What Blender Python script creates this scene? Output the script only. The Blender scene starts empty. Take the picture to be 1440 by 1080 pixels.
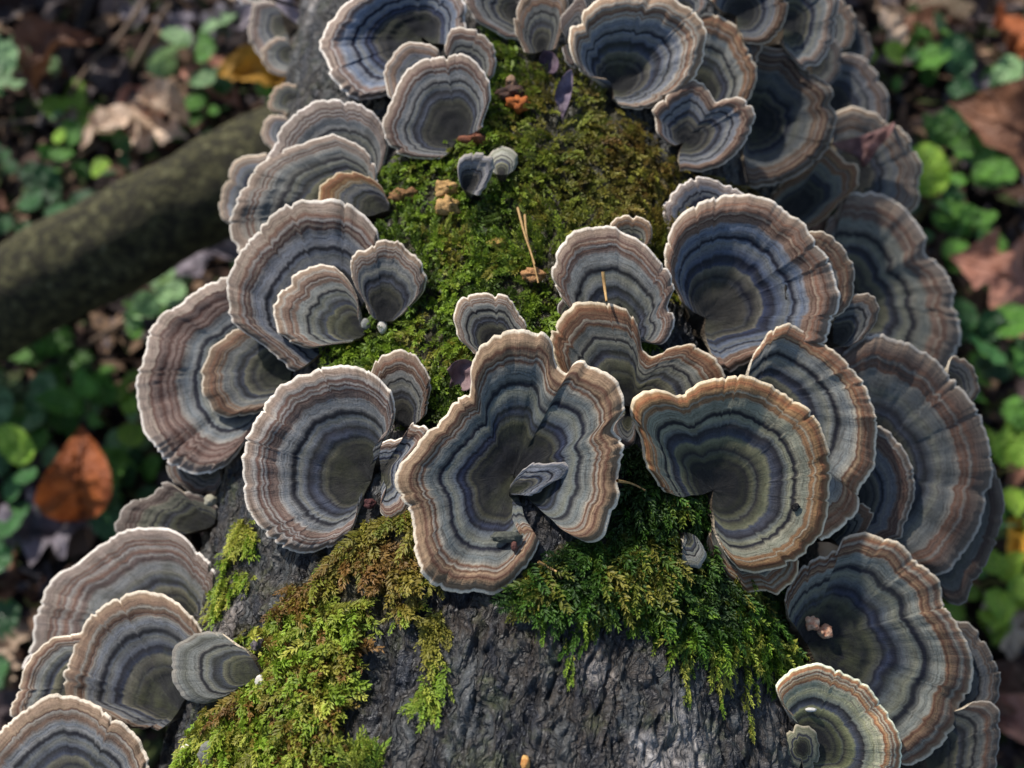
import bpy, math, random
import numpy as np
from mathutils import Vector

random.seed(7); rng = np.random.default_rng(7)
scene = bpy.context.scene
COL = scene.collection

# ------------------------------------------------------------------ camera
FPX = 1400.0                       # focal length in photograph pixels (1440 wide)
PITCH = math.radians(70)
CAMZ = 0.70
Cp = np.array([0.0, 0.0, CAMZ])
Fv = np.array([0.0, math.cos(PITCH), -math.sin(PITCH)])
Uv = np.array([0.0, math.sin(PITCH), math.cos(PITCH)])
Rv = np.array([1.0, 0.0, 0.0])
cam_data = bpy.data.cameras.new('camera')
cam = bpy.data.objects.new('camera', cam_data); COL.objects.link(cam)
cam.location = Cp; cam.rotation_euler = (math.radians(90) - PITCH, 0, 0)
cam_data.sensor_width = 36; cam_data.lens = 36 * FPX / 1440
cam_data.clip_start = 0.01; cam_data.clip_end = 500
cam_data.dof.use_dof = True; cam_data.dof.focus_distance = 0.292; cam_data.dof.aperture_fstop = 8.4
scene.camera = cam

# ------------------------------------------------------------------ light
SUN_EL = math.radians(39); SUN_AZ = math.radians(-37)     # azimuth from +Y towards +X
world = bpy.data.worlds.new('World'); scene.world = world; world.use_nodes = True
wn = world.node_tree; sky = wn.nodes.new('ShaderNodeTexSky'); sky.sky_type = 'NISHITA'
sky.sun_disc = False; sky.sun_elevation = SUN_EL; sky.sun_rotation = SUN_AZ
bgn = wn.nodes['Background']; bgn.inputs['Strength'].default_value = 0.125
wn.links.new(sky.outputs[0], bgn.inputs['Color'])
sd = bpy.data.lights.new('sun', 'SUN'); sd.energy = 4.0; sd.angle = math.radians(2.0); sd.color = (1, 0.965, 0.91)
sun = bpy.data.objects.new('sun', sd); COL.objects.link(sun)
SV = Vector((math.sin(SUN_AZ) * math.cos(SUN_EL), math.cos(SUN_AZ) * math.cos(SUN_EL), math.sin(SUN_EL)))
sun.rotation_euler = SV.to_track_quat('Z', 'Y').to_euler(); sun.location = (-0.5, 1, 2)
scene.view_settings.view_transform = 'Standard'; scene.view_settings.look = 'None'
scene.view_settings.exposure = 0.35; scene.view_settings.gamma = 1

# ------------------------------------------------------------------ maths helpers
def ray(x, y):
    x = np.asarray(x, float); y = np.asarray(y, float)
    return Fv + np.multiply.outer((x - 720) / FPX, Rv) + np.multiply.outer((540 - y) / FPX, Uv)
def at(x, y, d): return Cp + ray(x, y) * np.asarray(d)[..., None]
def proj(P):
    q = P - Cp; d = q @ Fv
    return 720 + FPX * (q @ Rv) / d, 540 - FPX * (q @ Uv) / d, d
def on_ground(x, y, z=0.0):
    r = ray(x, y); return Cp + r * ((z - CAMZ) / r[2])

def _hash(ix, iy, iz):
    h = (ix.astype(np.int64) * 374761393 + iy.astype(np.int64) * 668265263 + iz.astype(np.int64) * 2147483647) & 0xffffffff
    h = ((h ^ (h >> 13)) * 1274126177) & 0xffffffff
    return ((h ^ (h >> 16)) & 0xffff) / 65535.0 * 2 - 1
def noise(x, y=0.0, z=0.0):
    x, y, z = np.broadcast_arrays(np.asarray(x, float), np.asarray(y, float), np.asarray(z, float))
    fx, fy, fz = np.floor(x), np.floor(y), np.floor(z)
    u, v, w = x - fx, y - fy, z - fz
    u = u * u * (3 - 2 * u); v = v * v * (3 - 2 * v); w = w * w * (3 - 2 * w)
    r = 0
    for i in (0, 1):
        for j in (0, 1):
            for k in (0, 1):
                r = r + _hash(fx + i, fy + j, fz + k) * (u if i else 1 - u) * (v if j else 1 - v) * (w if k else 1 - w)
    return r
def fbm(x, y=0.0, z=0.0, o=4):
    r = 0; a = 1.0
    for i in range(o):
        f = 2.03 ** i
        r = r + a * noise(np.asarray(x) * f + 7.3 * i, np.asarray(y) * f, np.asarray(z) * f); a *= 0.5
    return r
def unit(v): return v / np.linalg.norm(v, axis=-1, keepdims=True)
def smooth(a, b, x):
    t = np.clip((x - a) / (b - a), 0, 1); return t * t * (3 - 2 * t)

# ------------------------------------------------------------------ mesh helpers
def mesh_np(name, V, Fc, attrs=None, smooth_=True, colors=None):
    V = np.ascontiguousarray(V, np.float32).reshape(-1, 3)
    me = bpy.data.meshes.new(name)
    me.vertices.add(len(V)); me.vertices.foreach_set('co', V.ravel())
    Fc = np.asarray(Fc, np.int32); n, k = Fc.shape
    me.loops.add(n * k); me.loops.foreach_set('vertex_index', Fc.ravel())
    me.polygons.add(n); me.polygons.foreach_set('loop_start', np.arange(0, n * k, k, dtype=np.int32))
    me.polygons.foreach_set('loop_total', np.full(n, k, np.int32))
    if smooth_: me.polygons.foreach_set('use_smooth', np.ones(n, bool))
    me.update(calc_edges=True)
    for an, av in (attrs or {}).items():
        a = me.attributes.new(an, 'FLOAT', 'POINT'); a.data.foreach_set('value', np.ascontiguousarray(av, np.float32).ravel())
    if colors is not None:
        a = me.attributes.new('tint', 'FLOAT_COLOR', 'POINT')
        c = np.ones((len(V), 4), np.float32); c[:, :3] = colors; a.data.foreach_set('color', c.ravel())
    return me
def grid_faces(nu, nv, off=0, flip=False, wrap=False):
    i = np.arange(nu - 1)[:, None]; j = np.arange(nv if wrap else nv - 1)[None, :]; j2 = (j + 1) % nv
    a = i * nv + j; b = i * nv + j2; c = (i + 1) * nv + j2; d = (i + 1) * nv + j
    f = np.stack([a, b, c, d], -1).reshape(-1, 4) + off
    return f[:, ::-1] if flip else f
def add(name, me, mat, parent=None, loc=None):
    o = bpy.data.objects.new(name, me); COL.objects.link(o)
    if mat is not None and me is not None and not me.materials: me.materials.append(mat)
    if loc is not None: o.location = loc
    if parent is not None:
        o.parent = parent
    return o
def tag(o, label=None, cat=None, group=None, kind=None):
    if label: o['label'] = label
    if cat: o['category'] = cat
    if group: o['group'] = group
    if kind: o['kind'] = kind
    return o
def tube(P, R, n=8, cap=True):
    P = np.asarray(P, float); R = np.broadcast_to(np.asarray(R, float), (len(P),))
    T = unit(np.gradient(P, axis=0)); ref = np.array([0.13, 0.21, 0.97])
    A = unit(np.cross(T, ref)); B = np.cross(T, A)
    th = np.linspace(0, 2 * np.pi, n, endpoint=False)
    V = P[:, None] + R[:, None, None] * (A[:, None] * np.cos(th)[None, :, None] + B[:, None] * np.sin(th)[None, :, None])
    V = V.reshape(-1, 3); F_ = grid_faces(len(P), n, wrap=True)
    if cap:
        V = np.vstack([V, P[0], P[-1]]); k = len(P) * n; j = np.arange(n); j2 = (j + 1) % n
        e0 = np.stack([j2, j, np.full(n, k), np.full(n, k)], 1)
        e1 = np.stack([(len(P) - 1) * n + j, (len(P) - 1) * n + j2, np.full(n, k + 1), np.full(n, k + 1)], 1)
        F_ = np.vstack([F_, np.array([[a, b, c, c] for a, b, c, _ in np.vstack([e0, e1])])]) if False else F_
        V = V[:-2]
    return V, F_
def catmull(P, n, closed=False):
    P = np.asarray(P, float)
    Q = np.vstack([2 * P[0] - P[1], P, 2 * P[-1] - P[-2]])
    seg = len(P) - 1; L = np.concatenate([[0], np.cumsum(np.linalg.norm(np.diff(P, axis=0), axis=1))])
    s = np.linspace(0, L[-1], n); k = np.clip(np.searchsorted(L, s, side='right') - 1, 0, seg - 1)
    t = ((s - L[k]) / np.maximum(L[k + 1] - L[k], 1e-9))[:, None]
    p0, p1, p2, p3 = Q[k], Q[k + 1], Q[k + 2], Q[k + 3]
    return 0.5 * (2 * p1 + (p2 - p0) * t + (2 * p0 - 5 * p1 + 4 * p2 - p3) * t ** 2 + (3 * p1 - p0 - 3 * p2 + p3) * t ** 3), s

# ------------------------------------------------------------------ materials
def srgb(r, g, b):
    f = lambda c: c / 12.92 if c <= 0.04045 else ((c + 0.055) / 1.055) ** 2.4
    return tuple(f(max(0, min(255, c)) / 255) for c in (r, g, b))
class NT:
    def __init__(s, name):
        s.m = bpy.data.materials.new(name); s.m.use_nodes = True; s.t = s.m.node_tree
        s.b = s.t.nodes['Principled BSDF']; s.out = s.t.nodes['Material Output']
    def n(s, typ, **kw):
        nd = s.t.nodes.new('ShaderNode' + typ)
        for k, v in kw.items():
            if k.startswith('i_'):
                key = k[2:]; key = int(key) if key.isdigit() else key.replace('_', ' ')
                if isinstance(v, bpy.types.NodeSocket): s.t.links.new(v, nd.inputs[key])
                else: nd.inputs[key].default_value = v
            else: setattr(nd, k, v)
        return nd
    def link(s, a, b): s.t.links.new(a, b)
    def math(s, op, a, b=0.0, c=0.0):
        nd = s.n('Math', operation=op)
        for i, v in enumerate((a, b, c)):
            if isinstance(v, bpy.types.NodeSocket): s.link(v, nd.inputs[i])
            else: nd.inputs[i].default_value = v
        return nd.outputs[0]
    def ramp(s, fac, stops, interp='LINEAR'):
        nd = s.n('ValToRGB'); cr = nd.color_ramp; cr.interpolation = interp
        while len(cr.elements) < len(stops): cr.elements.new(0.5)
        for e, (p, c) in zip(cr.elements, sorted(stops, key=lambda q: q[0])):
            e.position = p; e.color = tuple(c) + (1,) if len(c) == 3 else c
        s.link(fac, nd.inputs[0]); return nd.outputs[0]
    def mix(s, fac, a, b, blend='MIX'):
        nd = s.n('Mix', data_type='RGBA', blend_type=blend)
        for key, v in ((0, fac), (6, a), (7, b)):
            if isinstance(v, bpy.types.NodeSocket): s.link(v, nd.inputs[key])
            elif key == 0: nd.inputs[0].default_value = v
            else: nd.inputs[key].default_value = tuple(v) + (1,) if len(v) == 3 else v
        return nd.outputs[2]
    def coord(s, which='Object', scale=(1, 1, 1)):
        tc = s.n('TexCoord'); mp = s.n('Mapping'); mp.inputs['Scale'].default_value = scale
        s.link(tc.outputs[which], mp.inputs[0]); return mp.outputs[0]
    def noise(s, vec, scale, detail=3, rough=0.55):
        nd = s.n('TexNoise', i_Scale=scale, i_Detail=detail, i_Roughness=rough); s.link(vec, nd.inputs['Vector']); return nd.outputs['Fac']
    def bump(s, h, dist, strength=1.0):
        nd = s.n('Bump', i_Distance=dist, i_Strength=strength); s.link(h, nd.inputs['Height']); s.link(nd.outputs[0], s.b.inputs['Normal'])
    def set(s, color=None, rough=None, spec=None):
        if color is not None:
            if isinstance(color, bpy.types.NodeSocket): s.link(color, s.b.inputs['Base Color'])
            else: s.b.inputs['Base Color'].default_value = tuple(color) + (1,)
        if rough is not None:
            if isinstance(rough, bpy.types.NodeSocket): s.link(rough, s.b.inputs['Roughness'])
            else: s.b.inputs['Roughness'].default_value = rough
        if spec is not None: s.b.inputs['Specular IOR Level'].default_value = spec
        return s.m

def cap_material(seed, style):
    """zoned upper surface: bands run with the attribute t (0 base .. 1 rim)"""
    r = random.Random(seed)
    st = dict(o=0.35, b=0.45, l=1.0, y=0.2, n=1.0); st.update(style)
    o, bl, l, y = st['o'] * r.uniform(.6, 1.1), st['b'] * r.uniform(.5, 1.15), st['l'] * r.uniform(.92, 1.08), min(1, max(0, st['y'] + r.uniform(-.15, .2)))
    def c(R, G, B, k=1.0):
        m_ = (R + G + B) / 3; R, G, B = (m_ + (q - m_) * 1.12 for q in (R, G, B))
        j = r.uniform(-5, 5)
        return srgb((R + j) * l * k, (G + j) * l * k, (B + j) * l * k)
    def mixc(a, b_, f): return tuple(a[i] * (1 - f) + b_[i] * f for i in range(3))
    cream = mixc((202, 195, 188), (220, 200, 166), o)
    tan = mixc((122, 114, 108), (152, 118, 78), o)
    pink = mixc((98, 86, 83), (126, 94, 62), o)
    brown = mixc((70, 50, 45), (86, 52, 32), o)
    rust = mixc((92, 70, 60), (126, 80, 50), o)
    lilac = mixc((130, 126, 124), (146, 138, 116), max(o, y))
    slate = mixc(mixc((112, 110, 112), (82, 92, 110), bl), (124, 124, 98), y)
    navy = mixc((34, 31, 31), (18, 20, 36), bl)
    grey = mixc(mixc((88, 86, 83), (62, 70, 82), bl), (98, 98, 74), y)
    olive = mixc((70, 66, 60), (80, 82, 56), y)
    dark = mixc((30, 28, 26), (22, 24, 30), bl)
    seq = [(1.0, cream), (0.99, cream), (0.975, mixc(tan, pink, .3))]
    p = 0.94
    if st.get('plain'):
        seq = [(1.0, lilac), (0.97, lilac), (0.93, slate)]; outer = [(slate, .06), (grey, .06), (slate, .05)]
    else:
        outer = [(rust if o > .5 else mixc(tan, pink, .5), .03)]
        for q in range(r.randint(2, 4)):
            outer += [(r.choice([lilac, tan, lilac, pink]), r.uniform(.014, .03)), (r.choice([brown, rust, brown, pink]), r.uniform(.008, .022))]
            if r.random() < .4: outer.append((pink, .014))
        outer += [(r.choice([lilac, pink]), .022), (mixc(lilac, slate, .5), .03)]
    for col, w in outer:
        seq.append((p, col)); p -= w * r.uniform(0.7, 1.4) * 1.02
    k_in = p / 0.72
    warm = mixc((128, 123, 110), (140, 138, 104), y); blue = mixc((74, 76, 82), (46, 53, 75), bl); ink = mixc(navy, blue, .35)
    inner = [(slate, .04), (mixc(slate, lilac, .4), .03), (navy, .016), (navy, r.uniform(.008, .02)), (slate, .025), (mixc(warm, slate, .5), .055), (mixc(slate, blue, .4), .03), (navy, .022), (ink, r.uniform(.02, .045)), (blue, .025), (mixc(warm, olive, .4), .03), (mixc(warm, olive, .7), .05), (navy, .015), (mixc(olive, blue, .4), .03), (olive, .04), (dark, .03), (mixc(olive, dark, .5), .05), (dark, .1)]
    if r.random() < .35: del inner[10:12]
    if r.random() < .3: del inner[2:5]
    for col, w in inner:
        if len(seq) > 30: break
        seq.append((p, col)); p -= w * k_in * r.uniform(0.6, 1.5)
        if p < 0.02: break
    seq.append((0.0, mixc(dark, (30, 28, 25), .5)))
    sh = r.uniform(-0.03, 0.03)
    stops = []
    for (pp, col) in seq:
        q = pp if pp > 0.94 or pp <= 0 else pp + sh * (1 if pp < .8 else .5)
        kk = 1.0 if pp > .72 else (.93 if pp > .45 else .72 + .21 * smooth(.15, .45, pp))  # inner bands darkened: dark pigment plus base shade put into the colour
        stops.append((max(0, min(1, q)), c(*(float(z * kk) for z in col))))
    M = NT('cap_zones_%d' % seed)
    t = M.n('Attribute', attribute_name='t').outputs['Fac']
    arc = M.n('Attribute', attribute_name='arc').outputs['Fac']
    vec = M.coord('Object')
    w1 = M.noise(vec, 90, 2); w2 = M.noise(vec, 420, 2)
    tw = M.math('ADD', t, M.math('MULTIPLY', M.math('SUBTRACT', w1, 0.5), 0.07))
    tw = M.math('ADD', tw, M.math('MULTIPLY', M.math('SUBTRACT', w2, 0.5), 0.016))
    # keep the pale margin at the very rim
    keep = M.n('MapRange', i_1=0.9, i_2=1.0); M.link(t, keep.inputs[0])
    tw = M.n('Mix', data_type='FLOAT', i_0=keep.outputs[0], i_2=tw, i_3=t).outputs[0]
    col = M.ramp(tw, stops)
    # fine concentric lines
    cb = M.n('CombineXYZ', i_X=M.math('MULTIPLY', tw, 30.0), i_Y=M.math('MULTIPLY', arc, 60.0), i_Z=float(seed % 37))
    fine = M.noise(cb.outputs[0], 1.0, 3, 0.65)
    col = M.mix(1.0, col, M.ramp(fine, [(0.3, (0.80, 0.78, 0.77)), (0.5, (1, 1, 1)), (0.75, (1.10, 1.10, 1.09))]), 'MULTIPLY')
    cb2 = M.n('CombineXYZ', i_X=M.math('MULTIPLY', tw, 85.0), i_Y=M.math('MULTIPLY', arc, 90.0), i_Z=float(seed % 23))
    thin = M.noise(cb2.outputs[0], 1.0, 2, 0.6)
    zmask = M.ramp(t, [(0.45, (0.3, 0.3, 0.3)), (0.72, (1, 1, 1)), (0.96, (1, 1, 1)), (0.99, (0.2, 0.2, 0.2))])
    col = M.mix(zmask, col, M.mix(1.0, col, M.ramp(thin, [(0.34, (0.56, 0.52, 0.5)), (0.5, (1, 1, 1)), (0.7, (1.16, 1.15, 1.14))]), 'MULTIPLY'))
    # radial silky fibres
    fb = M.n('CombineXYZ', i_X=M.math('MULTIPLY', arc, 1500.0), i_Y=M.math('MULTIPLY', t, 9.0), i_Z=3.0)
    fib = M.noise(fb.outputs[0], 1.0, 3, 0.6)
    col = M.mix(1.0, col, M.ramp(fib, [(0.25, (0.86, 0.85, 0.84)), (0.5, (1, 1, 1)), (0.8, (1.12, 1.12, 1.12))]), 'MULTIPLY')
    # broad sectors, a little greyer or darker, and stains
    sb = M.n('CombineXYZ', i_X=M.math('MULTIPLY', arc, 110.0), i_Y=M.math('MULTIPLY', t, 1.5), i_Z=float(seed % 11))
    sec = M.noise(sb.outputs[0], 1.0, 2, 0.5)
    col = M.mix(1.0, col, M.ramp(sec, [(0.3, (0.8, 0.79, 0.76)), (0.55, (1.02, 1.02, 1.03)), (0.75, (1.14, 1.13, 1.1))]), 'MULTIPLY')
    alg = M.math('MULTIPLY', M.ramp(M.noise(vec, 55 + seed % 30, 4, .65), [(.48, (0, 0, 0)), (.66, (1, 1, 1))]), M.ramp(t, [(.1, (1, 1, 1)), (.75, (0, 0, 0))]))
    col = M.mix(M.math('MULTIPLY', alg, r.uniform(.1, .55)), col, srgb(84, 86, 50))
    sp = M.noise(vec, 1500, 3, 0.7)
    col = M.mix(1.0, col, M.ramp(sp, [(0.28, (0.6, 0.58, 0.56)), (0.45, (1, 1, 1)), (0.72, (1.16, 1.15, 1.14))]), 'MULTIPLY')
    h = M.math('ADD', M.math('MULTIPLY', fine, 0.4), M.math('MULTIPLY', fib, 0.5)); h = M.math('ADD', h, M.math('MULTIPLY', sp, 0.35))
    M.bump(h, 0.0006, 0.8)
    M.set(col, 0.72, 0.25)
    M.b.inputs['Sheen Weight'].default_value = 0.12; M.b.inputs['Sheen Roughness'].default_value = 0.4
    return M.m

def simple_material(name, c0, c1, scale, rough=0.8, bump=0.0, bscale=None, spec=0.3, sss=0.0):
    M = NT(name); v = M.coord('Object'); f = M.noise(v, scale, 4, 0.6)
    M.set(M.ramp(f, [(0.3, c0), (0.7, c1)]), rough, spec)
    if bump: M.bump(M.noise(v, bscale or scale * 2, 4, 0.65), bump)
    return M.m

def tint_material(name, rough=0.6, spec=0.3, trans=0.0, nscale=300, lo=0.75, hi=1.2, bump=0.0):
    M = NT(name); a = M.n('Attribute', attribute_name='tint').outputs['Color']
    f = M.noise(M.coord('Object'), nscale, 3)
    col = M.mix(1.0, a, M.ramp(f, [(0.3, (lo, lo, lo)), (0.7, (hi, hi, hi))]), 'MULTIPLY')
    M.set(col, rough, spec)
    if bump: M.bump(f, bump)
    if trans:
        tr = M.n('BsdfTranslucent'); M.link(col, tr.inputs[0]); mx = M.n('MixShader', i_0=trans)
        M.link(M.b.outputs[0], mx.inputs[1]); M.link(tr.outputs[0], mx.inputs[2]); M.link(mx.outputs[0], M.out.inputs[0])
    return M.m

def pore_material():
    M = NT('pore_surface'); v = M.coord('Object')
    vo = M.n('TexVoronoi', i_Scale=1400.0); M.link(v, vo.inputs['Vector'])
    f = M.noise(v, 120, 3)
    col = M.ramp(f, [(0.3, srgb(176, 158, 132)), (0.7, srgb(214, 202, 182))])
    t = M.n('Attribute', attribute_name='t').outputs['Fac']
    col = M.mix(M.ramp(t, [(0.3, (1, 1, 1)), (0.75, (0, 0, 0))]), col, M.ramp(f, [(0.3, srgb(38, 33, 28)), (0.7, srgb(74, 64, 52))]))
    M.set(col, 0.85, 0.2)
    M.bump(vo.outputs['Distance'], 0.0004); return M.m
PORE = pore_material()

# ------------------------------------------------------------------ trunk (analytic core used to seat everything)
Sb = at(700, 1080, 0.262); St = at(765, 0, 0.372)           # front line of the bark, bottom and top of the picture
AX = unit(St - Sb); LEN = np.linalg.norm(St - Sb)
toC = unit(Cp - (Sb + St) / 2); NF = unit(toC - AX * (toC @ AX)); SIDE = np.cross(AX, NF)
def trunk_r(s): return 0.119 + 0.002 * smooth(0.2, 1.3, s / LEN) + 0.0 * s
def axis_pt(s): 
    s = np.asarray(s, float)
    return Sb + AX * s[..., None] - NF * np.asarray(trunk_r(s))[..., None]
def trunk_hit(x, y):
    """depth and point of the bark under a picture point; None beyond the outline"""
    r = ray(x, y)
    ds = np.linspace(0.2, 0.6, 400); P = Cp + ds[:, None] * r
    s = (P - Sb) @ AX; dist = np.linalg.norm(P - axis_pt(s), axis=1) - trunk_r(s)
    i = np.argmax(dist < 0)
    if dist[i] < 0:
        d = ds[i]
        return P[i], d, True
    i = np.argmin(dist); return P[i], ds[i], False
def trunk_dist(P):
    s = (P - Sb) @ AX; a = axis_pt(s); v = a - P; L = np.linalg.norm(v, axis=-1)
    return L - trunk_r(s), unit(v)

# ------------------------------------------------------------------ moss regions, as outlines on the bark
def inside(poly, x, y):
    x = np.asarray(x); y = np.asarray(y); c = np.zeros(x.shape, bool); n = len(poly)
    for i in range(n):
        x1, y1 = poly[i]; x2, y2 = poly[i - 1]
        c ^= ((y1 > y) != (y2 > y)) & (x < (x2 - x1) * (y - y1) / (y2 - y1 + 1e-9) + x1)
    return c
MOSS = {
 'top': [(700,40),(745,80),(800,92),(870,150),(960,240),(1060,262),(1110,330),(950,410),(905,490),(800,530),(700,560),(640,610),(575,600),(560,560),(470,520),(450,470),(520,400),(548,300),(543,220),(640,205)],
 'right': [(725,838),(770,770),(860,750),(880,640),(960,640),(1020,740),(1095,830),(1125,870),(1150,960),(1085,950),(1050,915),(1020,900),(975,905),(930,872),(890,838),(850,842),(800,850),(760,842)],
 'left': [(405,815),(450,775),(520,725),(600,730),(610,800),(560,850),(530,890),(500,915),(475,950),(470,1000),(455,1100),(270,1100),(245,1050),(320,985),(345,920),(325,885),(390,870)],
 'strip': [(352,735),(366,745),(345,790),(325,830),(300,860),(300,820),(330,780)],
 'thread': [(598,860),(626,850),(622,900),(618,950),(600,1000),(590,990),(604,930)],
 'edge': [(480,1100),(490,1066),(525,1066),(540,1100)],
}

# ------------------------------------------------------------------ bark
def trunk_disp(S, P):
    a = P * 0.119; 
    wob = 0.0018 * fbm(S * 14, np.cos(P) * 1.6, np.sin(P) * 1.6, 3)
    q = fbm(S * 30, a * 55, 1.7, 3) * 0.012
    X = (a + q) * 185; Y = (S + 0.3 * q) * 46
    plates = fbm(X, Y, 5.0, 3)
    crack = 1 - np.abs(noise(X * 0.62, Y * 0.55, 9.0)) * 2.6; crack = np.clip(crack, 0, 1) ** 2
    crack2 = 1 - np.abs(noise(X * 1.5, Y * 1.3, 2.0)) * 3; crack2 = np.clip(crack2, 0, 1) ** 2
    fine = fbm(a * 520 + 2 * plates, S * 150, 3.0, 3)
    disp = wob + 0.0009 * plates - 0.0014 * crack - 0.0011 * crack2 + 0.0010 * fine + 0.0006 * np.abs(fbm(a * 1150 + plates, S * 420, 8.0, 2))
    lump = np.clip(fbm(a * 45, S * 30, 11.0, 3), 0, 2); disp = disp + 0.0010 * lump
    return disp, crack, crack2
def build_trunk():
    s = np.concatenate([np.linspace(-0.9, -0.10, 60, endpoint=False), np.linspace(-0.10, LEN + 0.08, 660, endpoint=False), np.linspace(LEN + 0.08, 1.5, 60)])
    ph = np.concatenate([np.linspace(-1.5, 1.5, 640, endpoint=False), np.linspace(1.5, 2 * np.pi - 1.5, 60, endpoint=False)])
    S, P = np.meshgrid(s, ph, indexing='ij'); R = trunk_r(S)
    a = P * 0.119; disp, crack, crack2 = trunk_disp(S, P)
    Rr = (R + disp)[..., None]
    c = axis_pt(S)
    droop = np.where(S > LEN + 0.12, -(S - LEN - 0.12) ** 2 * 0.35, 0)
    V = c + Rr * (np.cos(P)[..., None] * NF + np.sin(P)[..., None] * SIDE)
    V[..., 2] += droop
    px, py, d = proj(V.reshape(-1, 3))
    jx = 14 * noise(px / 18, py / 18, 4.0); m = np.zeros(len(px))
    for k, poly in MOSS.items(): m = np.maximum(m, inside(poly, px + jx, py + jx))
    m = np.where(np.cos(P.ravel()) > 0, m, 0)
    me = mesh_np('trunk', V, grid_faces(len(s), len(ph), wrap=True), {'moss': m, 'crack': (crack * 0.8 + crack2 * 0.4).ravel(), 'ta': a.ravel(), 'ts': np.broadcast_to(S, P.shape).ravel()})
    M = NT('bark'); v = M.coord('Object')
    ta = M.n('Attribute', attribute_name='ta').outputs['Fac']; ts = M.n('Attribute', attribute_name='ts').outputs['Fac']
    wv = M.math('MULTIPLY', M.math('SUBTRACT', M.noise(v, 110, 3), .5), .012)
    bc = M.n('CombineXYZ', i_X=M.math('ADD', ta, wv), i_Y=M.math('MULTIPLY', ts, .3), i_Z=0.0).outputs[0]
    f1 = M.noise(bc, 95, 5, 0.62); f2 = M.noise(bc, 620, 5, 0.68); f3 = M.noise(v, 30, 3)
    vo = M.n('TexVoronoi', feature='DISTANCE_TO_EDGE', i_Scale=330.0); M.link(bc, vo.inputs['Vector'])
    edge = M.ramp(vo.outputs['Distance'], [(0.0, (1, 1, 1)), (0.16, (0, 0, 0))])
    col = M.ramp(f1, [(0.28, srgb(22, 23, 27)), (0.42, srgb(50, 52, 59)), (0.50, srgb(70, 64, 58)), (0.58, srgb(76, 79, 80)), (0.72, srgb(122, 117, 112))])
    pale = M.ramp(f3, [(0.58, (0, 0, 0)), (0.70, (1, 1, 1))])
    col = M.mix(M.math('MULTIPLY', M.math('MULTIPLY', pale, f2), 1.3), col, srgb(186, 180, 176))
    col = M.mix(1.0, col, M.ramp(f2, [(0.32, (0.45, 0.45, 0.47)), (0.52, (1, 1, 1)), (0.72, (1.6, 1.57, 1.52))]), 'MULTIPLY')
    col = M.mix(M.math('MULTIPLY', edge, .4), col, srgb(24, 23, 24))
    gm = M.ramp(M.noise(v, 75, 4, 0.7), [(0.55, (0, 0, 0)), (0.68, (1, 1, 1))])
    col = M.mix(M.math('MULTIPLY', gm, 0.4), col, srgb(92, 100, 56))
    bm_ = M.ramp(M.noise(v, 22, 4, .6), [(.5, (0, 0, 0)), (.64, (1, 1, 1))]); col = M.mix(M.math('MULTIPLY', bm_, .5), col, M.mix(1.0, col, (1.25, 1.0, .78), 'MULTIPLY'))
    ck = M.n('Attribute', attribute_name='crack').outputs['Fac']
    col = M.mix(M.math('MULTIPLY', ck, 0.5), col, srgb(34, 32, 32))
    ms = M.n('Attribute', attribute_name='moss').outputs['Fac']
    col = M.mix(M.math('MULTIPLY', ms, 0.85), col, M.ramp(f2, [(0.3, srgb(40, 38, 22)), (0.7, srgb(74, 66, 34))]))
    M.set(col, M.ramp(f1, [(.3, (.32, .32, .32)), (.7, (.62, .62, .62))]), 0.55); M.bump(M.math('SUBTRACT', M.math('ADD', f2, M.math('MULTIPLY', M.noise(bc, 1700, 3), .4)), M.math('MULTIPLY', edge, .5)), 0.003, 1.0)
    o = add('leaning_trunk', me, M.m)
    tag(o, 'dark grey leaning trunk with cracked bark covered in moss and bracket fungi', 'tree trunk')
    return o
build_trunk()

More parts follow.
